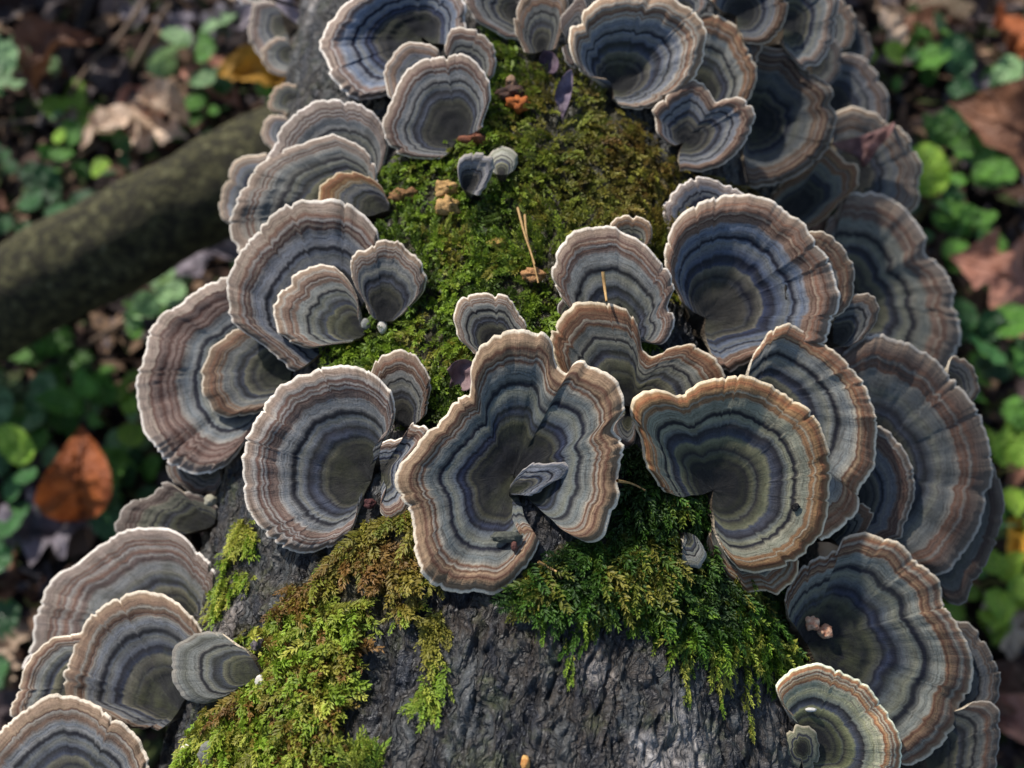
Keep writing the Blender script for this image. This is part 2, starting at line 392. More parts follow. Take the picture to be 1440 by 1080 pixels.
# ------------------------------------------------------------------ bracket fungi
# (key, base, rim outline, style, options, label); listed from the ones behind to the ones in front
LIL = dict(o=.12, b=.55, l=1.06); GRY = dict(o=.3, b=.5); ORA = dict(o=.75, b=.3, y=.3); DRK = dict(o=.5, b=.55, l=.78); PAL = dict(o=.35, b=.4, l=1.12); OLI = dict(o=.55, b=.15, y=.75); TAN = dict(o=.6, b=.15, y=.4, l=1.0)
DBR = dict(o=.35, b=.4, l=.72)
CAPS = [
 # --- top right
 ('T11b', (1188,62), '1200,28 1214,38 1226,64 1224,84 1205,95', DBR, {}, 'narrow dark brown fungus edge showing behind the orange-edged fungus on trunk side'),
 ('T9', (1150,50), '1168,-16 1184,0 1200,16 1205,38 1200,61 1188,69 1170,72', TAN, {}, 'narrow tan fungus with a scalloped orange margin behind the white-lipped fungus'),
 ('T11', (1165,150), '1172,80 1184,72 1210,78 1229,96 1242,115 1250,137 1248,163 1242,176 1215,190', dict(o=.25,b=.4,l=.85), {}, 'grey-brown shaded half-round fungus with a pale nick in its upper rim'),
 ('T10', (1140,92), '1150,50 1172,54 1184,77 1181,102 1165,120 1150,126', dict(o=.2,b=.3,l=.8), {}, 'small plain grey-brown fungus wedged under the white-lipped fungus'),
 ('T12', (1190,250), '1172,170 1175,157 1200,147 1229,157 1245,169 1267,179 1280,195 1290,217 1298,236 1291,262 1293,281 1283,297 1255,310', dict(o=.65,b=.3,l=.95), {'fr':.06}, 'tan-margined fungus with a purple-brown leaf fragment lying across it'),
 ('T13', (1108,300), '1082,285 1085,275 1108,252 1140,236 1162,211 1175,214 1188,227 1204,233 1207,256 1200,268 1178,287 1159,310 1130,322', dict(o=.75,b=.35,y=.3,l=.85), {}, 'dark olive fungus with ragged orange-tan margin below the big blackish fungus'),
 ('T6', (1055,175), '1062,90 1068,67 1092,69 1117,72 1130,93 1153,109 1172,128 1168,147 1178,163 1172,192 1162,211 1146,230 1117,246 1089,259 1069,264 1052,260 1046,235', dict(o=.45,b=.75,l=.72), {'cup':.35,'fr':.05}, 'large blue fungus, shade-darkened to blackish, with ragged tan margin beside the heart-shaped fungus'),  # low l puts the shade of neighbouring caps into its colour
 ('T8', (1102,40), '1085,-10 1100,-40 1140,-45 1170,-25 1178,0 1176,32 1165,67 1146,93 1130,96 1112,80', dict(o=.25,b=.6,l=1.0), {'cup':.3}, 'dark blue fungus with a thick white lip cut by the top edge'),
 ('T4b', (1022,82), '1012,40 1023,24 1039,24 1055,38 1071,61 1066,84 1050,100', dict(o=.7,b=.4,l=.85), {}, 'narrow brown-edged fungus mostly hidden behind the mottled tan fungus'),
 ('T7', (1035,22), '1000,0 1010,-25 1050,-45 1090,-35 1108,0 1105,22 1095,45 1073,62 1050,60', dict(o=.5,b=.6,l=.95), {'cup':.3}, 'cream-lipped dark-centred fungus between the white-lipped one and the mottled tan one'),
 ('T4', (982,138), '970,60 984,22 1004,21 1029,32 1045,54 1058,83 1064,109 1056,131 1050,141 1020,152', dict(o=.65,b=.35,y=.35,l=1.05), {}, 'mottled tan and grey fungus with smooth orange margin behind the heart-shaped one'),
 ('T3b', (960,20), '945,-20 965,-28 985,-20 994,-4 990,12 976,22', PAL, {}, 'sliver of cream-edged fungus at the top of the big cup-shaped one'),
 ('T1', (736,22), '690,-30 665,-28 652,-5 660,15 680,35 705,50 725,54 740,50', dict(o=.15,b=.3,l=.9), {}, 'grey-brown fungus with dark centre cut by the top edge above moss'),
 ('T2', (762,72), '738,73 727,51 722,26 729,3 745,-14 770,-22 796,-10 797,15 792,40 782,66', dict(o=.6,b=.3,l=.95,y=.2), {}, 'tongue-shaped tan fungus with orange margin above the purple bud on moss'),
 ('T2b', (806,60), '788,38 792,20 806,4 820,-4 826,18 822,40 812,66 806,92 797,88 792,66', dict(o=.2,b=.3,l=.8), {'cup':.05,'fr':.12}, 'narrow crinkled purple-brown fungus squeezed between two larger fungi'),
 ('T3', (862,125), '853,112 825,105 809,89 802,64 804,38 818,35 821,19 837,3 860,-6 898,-10 943,-6 965,6 981,22 991,42 991,70 984,96 968,118 946,134 924,147 898,153 873,149', dict(o=.45,b=.5,l=1.08), {'cup':.34}, 'large cup-shaped banded fungus with white right-hand lip beside the mottled tan one'),
 ('T5', (962,200), '946,203 930,192 922,169 920,153 933,141 949,125 972,113 988,118 1004,141 1019,139 1039,136 1055,147 1061,166 1055,188 1039,211 1016,230 988,239 957,237', dict(o=.5,b=.6,l=1.1), {'cup':.22}, 'heart-shaped pale banded fungus with a notch in its upper rim'),
 # --- top left
 ('L0', (372,-8), '330,-12 334,0 345,7 360,8 374,3', dict(o=0,b=.1,l=1.3), {}, 'white fungus edge peeping over the trunk shoulder at the top'),
 ('L1a', (398,34), '385,2 364,3 351,13 348,42 354,64 365,77 385,84 404,80', dict(o=.3,b=.35), {'droop':.5}, 'tan and grey fungus on the bare trunk shoulder, upper of the pair'),
 ('L1b', (412,76), '400,52 380,56 367,70 366,82 373,93 386,104 405,105 418,98', dict(o=.45,b=.35,l=1.05), {'droop':.5}, 'small grey-centred fungus on the trunk shoulder, lower of the pair'),
 ('L2', (414,142), '416,118 396,117 381,131 378,147 386,158 400,164', TAN, {'droop':.5}, 'tiny tan ringed fungus on bare bark above the mossy log'),
 ('L3', (408,188), '402,163 386,160 372,172 367,188 372,204 385,214', PAL, {'droop':.5}, 'tiny pale ringed fungus where the mossy log passes behind the trunk'),
 ('A1', (592,52), '655,62 653,10 632,-20 580,-32 520,-18 475,15 450,58 457,89 469,115 485,131 504,140 540,135 590,132', dict(o=.25,b=.75,l=1.12), {'cup':.36}, 'large blue-centred cup fungus with broad white margin on the bare bark'),
 ('A2b', (655,112), '626,73 632,45 645,38 667,42 683,54 696,73 696,96 688,112 676,124', dict(o=.3,b=.3,l=.95), {}, 'small plain brown fungus lobe tucked behind the fan-shaped one'),
 ('A2', (602,118), '548,140 543,128 540,105 546,86 559,67 575,58 597,59 612,67 622,82', dict(o=.25,b=.45,l=1.05), {}, 'small lilac fungus lobe overlapping the blue-centred cup fungus'),
 ('A3', (643,194), '677,179 688,144 690,128 687,109 674,93 651,78 629,77 604,80 581,89 564,112 552,137 540,166 540,185 552,208 572,220 597,222 619,222', dict(o=.3,b=.35,l=1.0), {'cup':.18}, 'broad fan-shaped brownish fungus with dark stem end above the little stalked cup'),
 ('M2', (704,246), '688,238 686,222 694,208 708,205 722,210 728,224 724,238', dict(o=.5,b=0,y=.25,l=1.25,plain=1), {'cup':-.45,'up':.004}, 'round beige button fungus standing on the moss crest'),
 ('M1', (655,268), '646,258 643,240 648,222 662,216 680,216 691,222 692,238 684,258 673,274', dict(o=.5,b=.0,y=.1,l=1.1,plain=1), {'cup':.4,'up':.004}, 'little stalked cup fungus with dark hollow beside the beige button'),
 # --- left stack
 ('B3', (385,292), '374,215 342,220 326,233 314,262 308,288 311,307 319,315 340,322', dict(o=.45,b=.55), {'droop':.4}, 'fungus edge poking out leftmost beside the upper left stack'),
 ('B1', (505,258), '368,232 372,224 383,201 399,176 421,153 444,142 466,139 492,142 511,150 530,166 541,185 544,204 541,224 533,240', LIL, {}, 'lilac-margined fungus at the back of the left-hand stack'),
 ('B2', (508,278), '345,372 329,345 321,320 329,288 345,256 367,230 399,211 428,200 460,191 482,193 501,201 517,217 528,236 531,256', dict(o=.3,b=.55,l=1.03), {}, 'grey and brown banded fungus in the left-hand stack, carrying a little orange-edged one'),
 ('B4', (546,296), '440,300 445,278 450,262 466,249 492,242 517,248 536,262 545,280', dict(o=.85,b=.35,y=.1,l=.9), {'cup':.1}, 'small orange-edged dark fungus lying on the left-hand stack'),
 ('K7', (302,655), '232,655 238,672 247,681 273,696 298,691 311,676', dict(o=.3,b=.2,y=.3,l=.95), {}, 'small striped fungus under the lower lip of the big left crescent fungus'),
 ('B8', (385,525), '345,400 319,390 303,394 278,405 249,428 223,447 207,472 204,498 196,524 192,549 195,581 203,607 211,623 223,639 232,648 251,659 277,667 307,659 328,644 341,625 353,608 365,585', dict(o=.2,b=.75,l=1.0), {'cup':.22}, 'big blue-grey crescent fungus with smaller fungus inside its curve'),
 ('B9', (410,522), '350,462 335,464 319,472 300,488 287,508 283,524 284,549 294,565 303,579 319,586 342,583 367,578 390,566', dict(o=.6,b=.3,l=.95), {}, 'smaller brown-centred fungus lying inside the big blue-grey crescent'),
 ('B5', (475,468), '412,524 393,505 374,489 358,476 338,463 324,450 319,428 319,396 329,370 348,342 370,316 396,294 421,283 444,280 469,281 492,289 514,304 528,320 533,337 530,370', dict(o=.22,b=.6,l=1.0), {'cup':.2}, 'big grey-blue fungus carrying two smaller fungi with pale buds between them'),
 ('B6', (513,470), '503,440 503,432 501,415 489,393 476,380 463,373 437,375 415,386 396,405 386,431 388,456 399,476 418,485 437,489 460,485 478,482', dict(o=.35,b=.35,l=1.0), {'cup':.16}, 'round brown-centred fungus resting on the big grey-blue fungus'),
 ('B7', (540,452), '518,440 511,421 498,399 493,370 501,354 520,348 536,338 556,337 568,348 588,364 596,380 600,393 594,412 578,431 562,446', dict(o=.35,b=.55,l=1.0), {'cup':.16}, 'fan-shaped fungus narrowing to a stem with a white bud beside it'),
 # --- bottom left
 ('K6', (300,738), '213,752 180,756 162,749 164,728 183,704 209,698 230,676 256,690 290,702 305,716', dict(o=.1,b=.2,y=.8,l=.85), {'fr':.08}, 'greenish wavy fungus half hidden on the bark above the lower left group'),
 ('K1', (262,882), '28,940 33,929 44,907 47,871 58,840 80,809 107,791 138,767 169,751 200,742 231,744 258,756 280,778 296,796 302,813 298,849', dict(o=.15,b=.4,l=1.1), {}, 'widest fungus of the lower left group, lilac-white margin, hidden centre'),
 ('K3', (135,965), '120,890 109,891 76,898 49,920 31,947 22,978 13,1000 20,1011 40,1018', dict(o=.4,b=.35,l=1.02), {}, 'fungus edge showing left of the orange-margined fungus in the lower left group'),
 ('K2', (252,998), '222,1027 178,1022 133,1000 95,985 87,972 89,942 102,920 111,889 133,862 169,840 204,831 236,840 262,858 284,886', dict(o=.6,b=.45,l=1.0), {'cup':.18}, 'orange-margined fungus with a small stalked fungus in front of it'),
 ('K4', (112,1135), '-40,1090 -25,1055 0,1031 27,1004 53,987 84,977 111,982 147,1000 173,1020 196,1044 207,1067 210,1090', dict(o=.55,b=.5,l=1.0), {'cup':.12}, 'fungus at the very bottom left corner with brown rim bands'),
 ('K5', (366,946), '324,905 307,889 276,893 247,911 242,938 244,964 258,982 280,991 307,984 326,964', dict(o=.1,b=.3,y=.45,l=1.0,plain=1), {'cup':-.14,'bulge':-.16}, 'small grey-green fungus on a dark neck with white bud, growing over bright moss'),
 # --- centre
 ('C2', (568,600), '530,560 522,522 536,501 558,492 577,496 593,511 604,530 604,556 597,585', dict(o=.5,b=.2,l=.9), {}, 'small brown fungus standing in green moss behind the large round one'),
 ('C1', (522,676), '538,610 551,597 555,575 549,552 533,533 514,520 489,516 463,517 437,524 415,532 393,546 374,568 354,597 345,623 342,645 341,667 345,700 354,728 370,751 393,768 415,776 441,776 463,770 479,760 492,751 500,728', dict(o=.3,b=.55,l=1.0), {'cup':.24}, 'large nearly circular grey-blue fungus with dark navy rings beside the pale crinkled one'),
 ('C3', (536,664), '538,621 565,617 578,597 591,597 600,609 588,626 575,648 572,668 572,690 574,712 565,724 552,730 536,727 535,715 541,698', dict(o=.3,b=.6,l=1.15), {'cup':.15,'fr':.1}, 'pale blue-grey crinkled fungus squeezed between the two largest central fungi'),
 ('E1', (702,496), '667,497 651,482 641,460 641,437 651,418 670,413 693,412 712,415 724,428 731,444 740,460', dict(o=.45,b=.3,l=1.02), {'cup':.12}, 'small half-round fungus on moss just above the great folded one'),
 ('E2b', (886,348), '862,340 858,318 866,306 881,300 903,305 916,322 915,342', TAN, {}, 'little tan fungus half hidden behind the upright fungus with a grass stalk'),
 ('E2c', (800,446), '786,440 786,428 793,421 803,425 810,434', dict(o=.1,b=.2,y=.6,l=.9), {}, 'tiny greenish fungus bud at the foot of the upright fungus'),
 # --- right side; low l on the H caps puts flank shade into their colour
 ('H4b', (1332,545), '1340,500 1351,502 1368,515 1376,545 1372,562 1355,575', DBR, {}, 'small shade-darkened brown fungus edge under the two-lobed right-hand fungus'),
 ('H4', (1302,742), '1380,630 1398,651 1406,677 1411,707 1406,753 1393,783 1381,805 1364,830 1359,847 1342,852 1325,839 1300,820', dict(o=.3,b=.35,l=.66), {}, 'shade-darkened purple-brown fungus rim behind the largest right-hand fungus'),
 ('H1', (1165,425), '1165,310 1179,292 1192,269 1215,272 1237,272 1256,282 1279,298 1291,314 1304,336 1303,359 1317,368 1330,385 1343,410 1340,432 1349,443 1351,481 1342,511 1334,519 1300,520 1250,515', dict(o=.35,b=.5,y=.35,l=.9), {'fr':.05}, 'large two-lobed olive-grey fungus with a step in its right margin'),
 ('H2', (1195,665), '1180,510 1189,494 1210,479 1240,472 1266,477 1291,489 1313,502 1334,524 1351,541 1368,566 1381,592 1391,626 1396,660 1393,690 1385,715 1372,749 1355,779 1334,800 1317,810 1285,805', dict(o=.4,b=.6,l=.85), {}, 'largest right-hand fungus, dark blue-black centre and pinkish-brown scalloped margin'),
 ('G3', (1172,482), '1185,425 1208,413 1227,415 1236,429 1232,454 1218,474 1199,486', dict(o=.35,b=.2,l=.8), {}, 'small brown striped fungus peeping from behind the big spiral-banded one'),
 ('H3', (1185,705), '1205,605 1227,600 1249,607 1270,630 1283,656 1287,681 1283,715 1272,741 1266,756 1240,765', dict(o=.5,b=.3,l=.85), {}, 'medium brown-rimmed fungus lying on the largest right-hand fungus'),
 ('H5', (1165,752), '1190,712 1212,708 1226,716 1228,728 1223,741 1210,755 1190,770', dict(o=.7,b=.1,l=.8), {}, 'tiny orange-brown fungus under the lower end of the sloping banded fungus'),
 ('G1b', (1105,420), '1120,325 1136,325 1157,325 1173,335 1189,352 1199,375 1201,400 1195,429 1183,445 1170,458', dict(o=.65,b=.25,l=.95), {}, 'tan fungus edge running along behind the big spiral-banded fungus'),
 ('G0', (1000,312), '940,335 938,327 933,304 941,279 959,260 978,251 1004,252 1026,260 1046,272', dict(o=.1,b=.6,l=1.05), {}, 'pale lilac fungus rising behind the big spiral-banded one'),
 ('G1', (992,447), '957,420 953,410 940,387 934,365 937,343 946,317 969,295 997,280 1026,273 1058,274 1084,280 1106,298 1128,311 1141,333 1154,352 1167,371 1175,394 1181,419 1179,438 1170,451 1167,470 1157,482 1110,495 1064,505 1023,520 1008,512', dict(o=.35,b=.85,l=1.02), {'cup':.3}, 'big spiral-banded fungus with deep blue centre and broad pinkish margin'),
 ('G2', (1062,575), '1060,500 1074,480 1080,470 1096,459 1112,454 1135,466 1154,478 1173,493 1195,515 1211,534 1224,557 1231,579 1233,613 1230,651 1219,677 1210,694 1210,715 1198,732 1176,745 1155,760', dict(o=.5,b=.4,l=1.02), {'fr':.05}, 'long sloping fungus with cream and brown bands between the two big round ones'),
 ('E2', (872,478), '792,425 782,405 777,386 782,361 795,338 817,322 839,319 862,319 887,332 913,351 932,367 947,386 950,402 942,425 947,444 945,466 932,484 914,480', dict(o=.35,b=.35,l=1.0), {'cup':.12}, 'upright brownish fungus with a dry grass stalk lying down its middle'),
 ('E3', (888,572), '792,530 782,508 776,479 779,463 792,444 811,429 833,423 855,425 875,433 891,447 899,469 903,492 916,501 932,495 948,487 972,484 991,493 1010,509 1020,528 1015,545', dict(o=.7,b=.35,l=.95), {'cup':.1}, 'double-humped fungus with orange rim and black centre in front of the upright one'),
 ('E4', (884,585), '866,592 862,605 868,622 878,633 888,630 897,610 897,596', dict(o=.1,b=.5,l=.85), {}, 'tiny dark fungus in the gap between the two great central fungi'),
 ('F2', (1018,722), '1004,742 996,758 999,780 1014,803 1033,819 1052,833 1075,832 1094,835 1110,825 1120,812 1123,790 1110,760', dict(o=.75,b=.35,y=.35,l=.95), {'cup':.1}, 'orange-margined fungus hanging beneath the great curling one, over moss'),
 ('F1', (1003,690), '934,692 912,655 896,602 888,579 895,560 917,549 937,552 953,557 972,545 994,534 1020,529 1045,530 1071,536 1093,547 1116,563 1135,573 1149,590 1164,624 1170,653 1170,688 1166,713 1158,745 1139,771 1113,793 1081,803 1049,805 1033,793 1022,780 1019,771', dict(o=.75,b=.45,y=.45,l=1.08), {'cup':.26}, 'great curling fungus with bright orange and cream margin and a black speck'),
 ('F3', (962,748), '966,761 960,774 961,790 976,797 988,792 992,777 984,762', dict(o=.1,b=.05,y=.45,l=1.25,plain=1), {'cup':.05,'up':.004}, 'tiny pale grey tongue of fungus standing in dark moss'),
 ('D1', (722,668), '811,756 828,763 848,752 860,729 868,700 868,665 876,632 872,617 861,604 872,585 879,571 871,549 859,530 839,517 820,508 807,511 797,525 787,520 780,504 776,482 763,468 744,465 724,463 708,466 689,479 672,496 663,520 660,550 639,566 623,588 603,607 581,633 565,652 555,674 562,693 575,716 581,738 584,764 588,789 603,815 623,829 645,835 667,832 687,837 709,826 731,807 747,786 758,762 750,757 734,760', dict(o=.6,b=.75,y=.3,l=1.04), {'cup':.26,'fr':.04}, 'great folded fungus with several lobes around a deep blue-black centre'),
 # --- bottom right; low l on the two rims puts shade into their colour
 ('I4', (1318,965), '1330,876 1347,874 1367,879 1386,904 1402,933 1407,959 1400,990 1380,1010', dict(o=.3,b=.25,l=.68), {}, 'shade-darkened brown fungus rim beside the lowest big blue-ringed fungus, upper of the two'),
 ('I5', (1300,1065), '1370,985 1399,991 1408,1013 1405,1048 1403,1080 1395,1120 1360,1140', dict(o=.3,b=.25,l=.7), {}, 'shade-darkened brown fungus rim beside the lowest big blue-ringed fungus, lower of the two'),
 ('I1', (1135,905), '1104,845 1110,828 1133,793 1153,781 1180,775 1188,756 1216,750 1232,756 1252,757 1274,770 1288,789 1306,799 1322,821 1328,847 1344,872 1360,901 1370,933 1367,965 1350,991 1344,1019 1325,1048 1299,1067 1277,1077 1250,1075', dict(o=.6,b=.7,y=.35,l=1.0), {'cup':.2}, 'big blue-ringed fungus with two orange-pink warts near its base'),
 ('I2', (1135,1050), '1111,1000 1098,984 1093,965 1105,949 1124,939 1148,934 1172,939 1197,949 1220,965 1239,987 1255,1013 1266,1042 1269,1067 1267,1083 1255,1102 1223,1112 1172,1109', dict(o=.8,b=.15,y=.95,l=1.28), {'cup':.14}, 'yellowish fungus with orange band, split rim and a round hub'),
]
SUBCAPS = [   # lobes that belong to one of the fungi above
 ('D1', 'lobe', (716,692), '724,696 737,697 752,697 766,686 782,676 797,670 806,660 800,651 782,651 766,653 752,650 738,658 722,676', dict(o=.1,b=.45,y=.2,l=1.2,plain=1), {'cup':.05,'fr':.09}, 'pale curled inner lobe'),
 ('I2', 'hub', (1128,1052), '1122,1084 1106,1074 1102,1050 1108,1028 1122,1018 1138,1020 1150,1034 1153,1054 1146,1076 1132,1086', dict(o=.3,b=.05,y=.6,l=1.05,plain=1), {'cup':-.18,'fr':.05}, 'round ringed hub'),
]

zb = np.full((180 + 40, 135 + 40), 9.0)       # coarse depth map used only to seat overlapping fungi clear of each other
ZO = 20
def zidx(px, py): return np.clip((px / 8 + ZO).astype(int), 0, 219), np.clip((py / 8 + ZO).astype(int), 0, 174)
gx, gy = np.meshgrid(np.arange(220), np.arange(175), indexing='ij')
for i in range(0, 220, 2):
    for j in range(0, 175, 2):
        P, d, hit = trunk_hit((i - ZO) * 8 + 8, (j - ZO) * 8 + 8)
        if hit: zb[i:i + 2, j:j + 2] = d - 0.001

zb_trunk = zb.copy()
def cap_geometry(seed, base, rim, opt, zlift=0.0, ref=None):
    r = random.Random(seed)
    B2 = np.array(base, float); pts = np.array([[float(q) for q in p.split(',')] for p in rim.split()])
    nr_px = np.linalg.norm(np.diff(pts, axis=0), axis=1).sum()
    nth = int(np.clip(nr_px / 2.4, 40, 330)); nt = int(np.clip(np.linalg.norm(pts - B2, axis=1).max() / 4.0, 16, 44))
    R2, arc = catmull(pts, nth)
    cen = pts.mean(0) - B2; cl = np.linalg.norm(cen) + 1e-6; dx, dy = cen[0] / cl, -cen[1] / cl
    droop = opt.get('droop', 0.0)
    P0, d0, hit = trunk_hit(*B2)
    if ref is not None: d0 = ref
    # plane of the bracket: roughly level, sagging outwards on the trunk's flanks
    flank = np.clip((B2[0] - 740) / 420, -1, 1)
    nx = 0.30 * flank + 0.14 * dx + 0.3 * droop * dx + r.uniform(-.06, .06); ny = 0.10 + 0.06 * dy + r.uniform(-.05, .05)
    n = unit(Rv * nx + Uv * ny - Fv)
    # scalloped, slightly ragged margin
    fr = opt.get('fr', 0.028)
    size = np.median(np.linalg.norm(pts - B2, axis=1))
    k = noise(arc / 34 + seed * 3.1, seed) * 0.5 + (np.abs(noise(arc / 15 + seed, 5.0)) - .3) * -0.75 + noise(arc / 5.5, seed + 2.0) * 0.34 - 1.1 * smooth(.64, .92, noise(arc / 8.0, seed + 40.0))
    dirv = R2 - B2; L = np.linalg.norm(dirv, axis=1)
    R2 = B2 + dirv * (1 + (k * 4.0 / np.maximum(L, 8)))[:, None]
    t = np.linspace(0, 1, nt) ** 0.9
    d_base = d0 - 0.004 - opt.get('up', 0) - zlift
    B = Cp + ray(*B2) * d_base
    rr = ray(R2[:, 0], R2[:, 1]); dn = ((B - Cp) @ n) / (rr @ n); rim3 = Cp + rr * dn[:, None]
    Lw = np.linalg.norm(rim3 - B, axis=1)
    # arc-length across the rim in metres
    aw = np.concatenate([[0], np.cumsum(np.linalg.norm(np.diff(rim3, axis=0), axis=1))])
    cup = 1.4 * opt.get('cup', 0.16 + r.uniform(-.04, .04))
    T, A = np.meshgrid(t, np.arange(nth), indexing='ij')
    V = B + (rim3 - B)[None] * T[..., None]
    # the two free sides curve and waver instead of running straight to the base
    for j0, sg in ((0, 1), (nth - 1, -1)):
        e = rim3[j0] - B; m_ = rim3[min(max(j0 + sg * 6, 0), nth - 1)] - B; lat = -(m_ - e * (m_ @ e) / (e @ e)); lat = lat / (np.linalg.norm(lat) + 1e-9)
        fall = np.exp(-np.abs(np.arange(nth) - j0) / (nth * .06))
        amt = np.linalg.norm(e) * (opt.get('bulge', .10) * np.sin(np.pi * t) + .05 * noise(t * 4.5 + seed, j0) * np.sin(np.pi * t))
        V = V + (amt[:, None] * fall[None, :])[..., None] * lat
    Lm = np.minimum(Lw, np.median(Lw) * 1.3)[None]
    prof = cup * (T ** 1.6) - 0.22 * abs(cup) * smooth(.8, 1, T) ** 2 - 0.05 * smooth(.93, 1, T)
    wave = (noise(aw / 0.013 + seed * 1.7, seed) * 0.05 + noise(aw / 0.0045 + seed, 3.3) * 0.011)[None] * (T ** 2.2) * (1 + 8 * max(0, fr - 0.028))
    zone = 0.0045 * np.sin(T * 34 + seed + noise(A / 30.0, seed)) + 0.003 * noise(T * 26 + seed, A / 40.0) + 0.006 * noise(T * 9, A / 7.0, seed) * T
    crease = -0.010 * (0.25 + 0.75 * smooth(.1, .6, noise(aw / 0.011 + seed, 2.2)))[None] * np.clip(1 - np.abs(noise(aw / 0.0034 + seed, 6.1)) * 4, 0, 1)[None] * smooth(.6, .95, T)
    H = Lm * (prof + wave + zone + crease)
    # lift along the line of sight of each point, so the outline keeps its place
    rd = unit(V - Cp); V = V - rd * H[..., None]
    return dict(V=V, T=T, aw=aw, n=n, B=B, nt=nt, nth=nth, Lw=Lw, d_base=d_base)

def cap_meshes(seed, g, root_loc, name_prefix=''):
    V, T, n, nt, nth = g['V'], g['T'], g['n'], g['nt'], g['nth']
    size = np.median(g['Lw']); r0 = np.asarray(root_loc)
    th_rim = 0.0004 + 0.0003 * min(1, size / 0.03)
    gap, dirw = trunk_dist(g['B'][None]); gap = max(0.0, float(gap[0])) + 0.005; dirw = dirw[0]
    thick = th_rim + 0.0022 * np.clip(size / 0.03, .3, 1) * (1 - T) ** 0.8
    low = V - n * thick[..., None] + dirw * (gap * np.clip(1 - T / 0.55, 0, 1) ** 2)[..., None]
    # rounded lip: an extra ring between upper and lower sheet
    rimtop = V[-1]; out = unit(rimtop - V[-3]) * (th_rim * 0.55)
    lip = (rimtop + low[-1]) / 2 + out
    up = np.concatenate([V, lip[None]], 0); tt = np.concatenate([T, np.ones((1, nth))], 0)
    arc = np.broadcast_to(g['aw'][None], up.shape[:2])
    me = mesh_np('cap', (up - r0), grid_faces(nt + 1, nth, flip=False), {'t': tt, 'arc': arc})
    rows = np.unique(np.r_[np.arange(0, nt, 3), nt - 1]); V = V[rows]; T = T[rows]; low = low[rows]; nt = len(rows)
    lo = np.concatenate([lip[None], low[::-1]], 0)
    # close the two free sides of the wedge with the lower sheet
    Vb = lo.reshape(-1, 3); Fb = grid_faces(nt + 1, nth)
    sides = []
    base = len(Vb)
    ex = np.concatenate([V[:, 0], V[:, -1]], 0)
    Vb = np.concatenate([Vb, ex], 0)
    for j, off in ((0, 0), (nth - 1, nt)):
        a = base + off + np.arange(nt - 1); b = a + 1
        i = np.arange(nt - 1); la = (nt - i) * nth + j; lb = (nt - i - 1) * nth + j
        f = np.stack([a, b, lb, la], 1); sides.append(f if j == 0 else f[:, ::-1])
    Fb = np.vstack([Fb] + sides)
    tb = np.concatenate([np.ones(nth), T[::-1].ravel(), T[:, 0], T[:, -1]])
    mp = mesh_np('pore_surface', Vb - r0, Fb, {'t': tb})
    return me, mp

ROOTS = {}; GEO = {}
def make_fungi():
    report = []
    for i, (key, base, rim, style, opt, label) in enumerate(CAPS):
        seed = 11 + i * 7; lift = 0.0
        for it in range(3):
            g = cap_geometry(seed, base, rim, opt, lift)
            px, py, d = proj(g['V'].reshape(-1, 3)); a, b = zidx(px, py)
            sel = (g['T'].ravel() > 0.3)
            viol = (d - (zb[a, b] - 0.0022))[sel]
            v = np.percentile(viol, 97)
            if v <= 0.0002: break
            lift += v
        report.append((key, round(lift * 1000, 1)))
        px, py, d = proj(g['V'].reshape(-1, 3)); a, b = zidx(px, py); np.minimum.at(zb, (a, b), d)
        root = bpy.data.objects.new('bracket_fungus', None); COL.objects.link(root); root.location = g['B']; root.empty_display_size = 0.005
        tag(root, label, 'fungus', 'bracket fungi on the trunk')
        me, mp = cap_meshes(seed, g, g['B'])
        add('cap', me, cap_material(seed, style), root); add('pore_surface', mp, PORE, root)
        ROOTS[key] = root; GEO[key] = g
    print('LIFT', report)
    for i, (pk, nm, base, rim, style, opt, label) in enumerate(SUBCAPS):
        seed = 1201 + i * 5; root = ROOTS[pk]; gp = GEO[pk]
        px, py, d = proj(gp['V'].reshape(-1, 3))
        near = np.argmin((px - base[0]) ** 2 + (py - base[1]) ** 2); ref = d[near]
        lift = 0.0
        for it in range(3):
            g = cap_geometry(seed, base, rim, opt, lift, ref=ref)
            qx, qy, qd = proj(g['V'].reshape(-1, 3)); a, b = zidx(qx, qy)
            v = np.percentile((qd - (zb[a, b] - 0.001))[g['T'].ravel() > .3], 95)
            if v <= 0.0002: break
            lift += v
        np.minimum.at(zb, (a, b), qd)
        me, mp = cap_meshes(seed, g, root.location)
        o = add(nm, me, cap_material(seed, style), root); add('pore_surface', mp, PORE, o)
        if label: o['label'] = label
make_fungi()

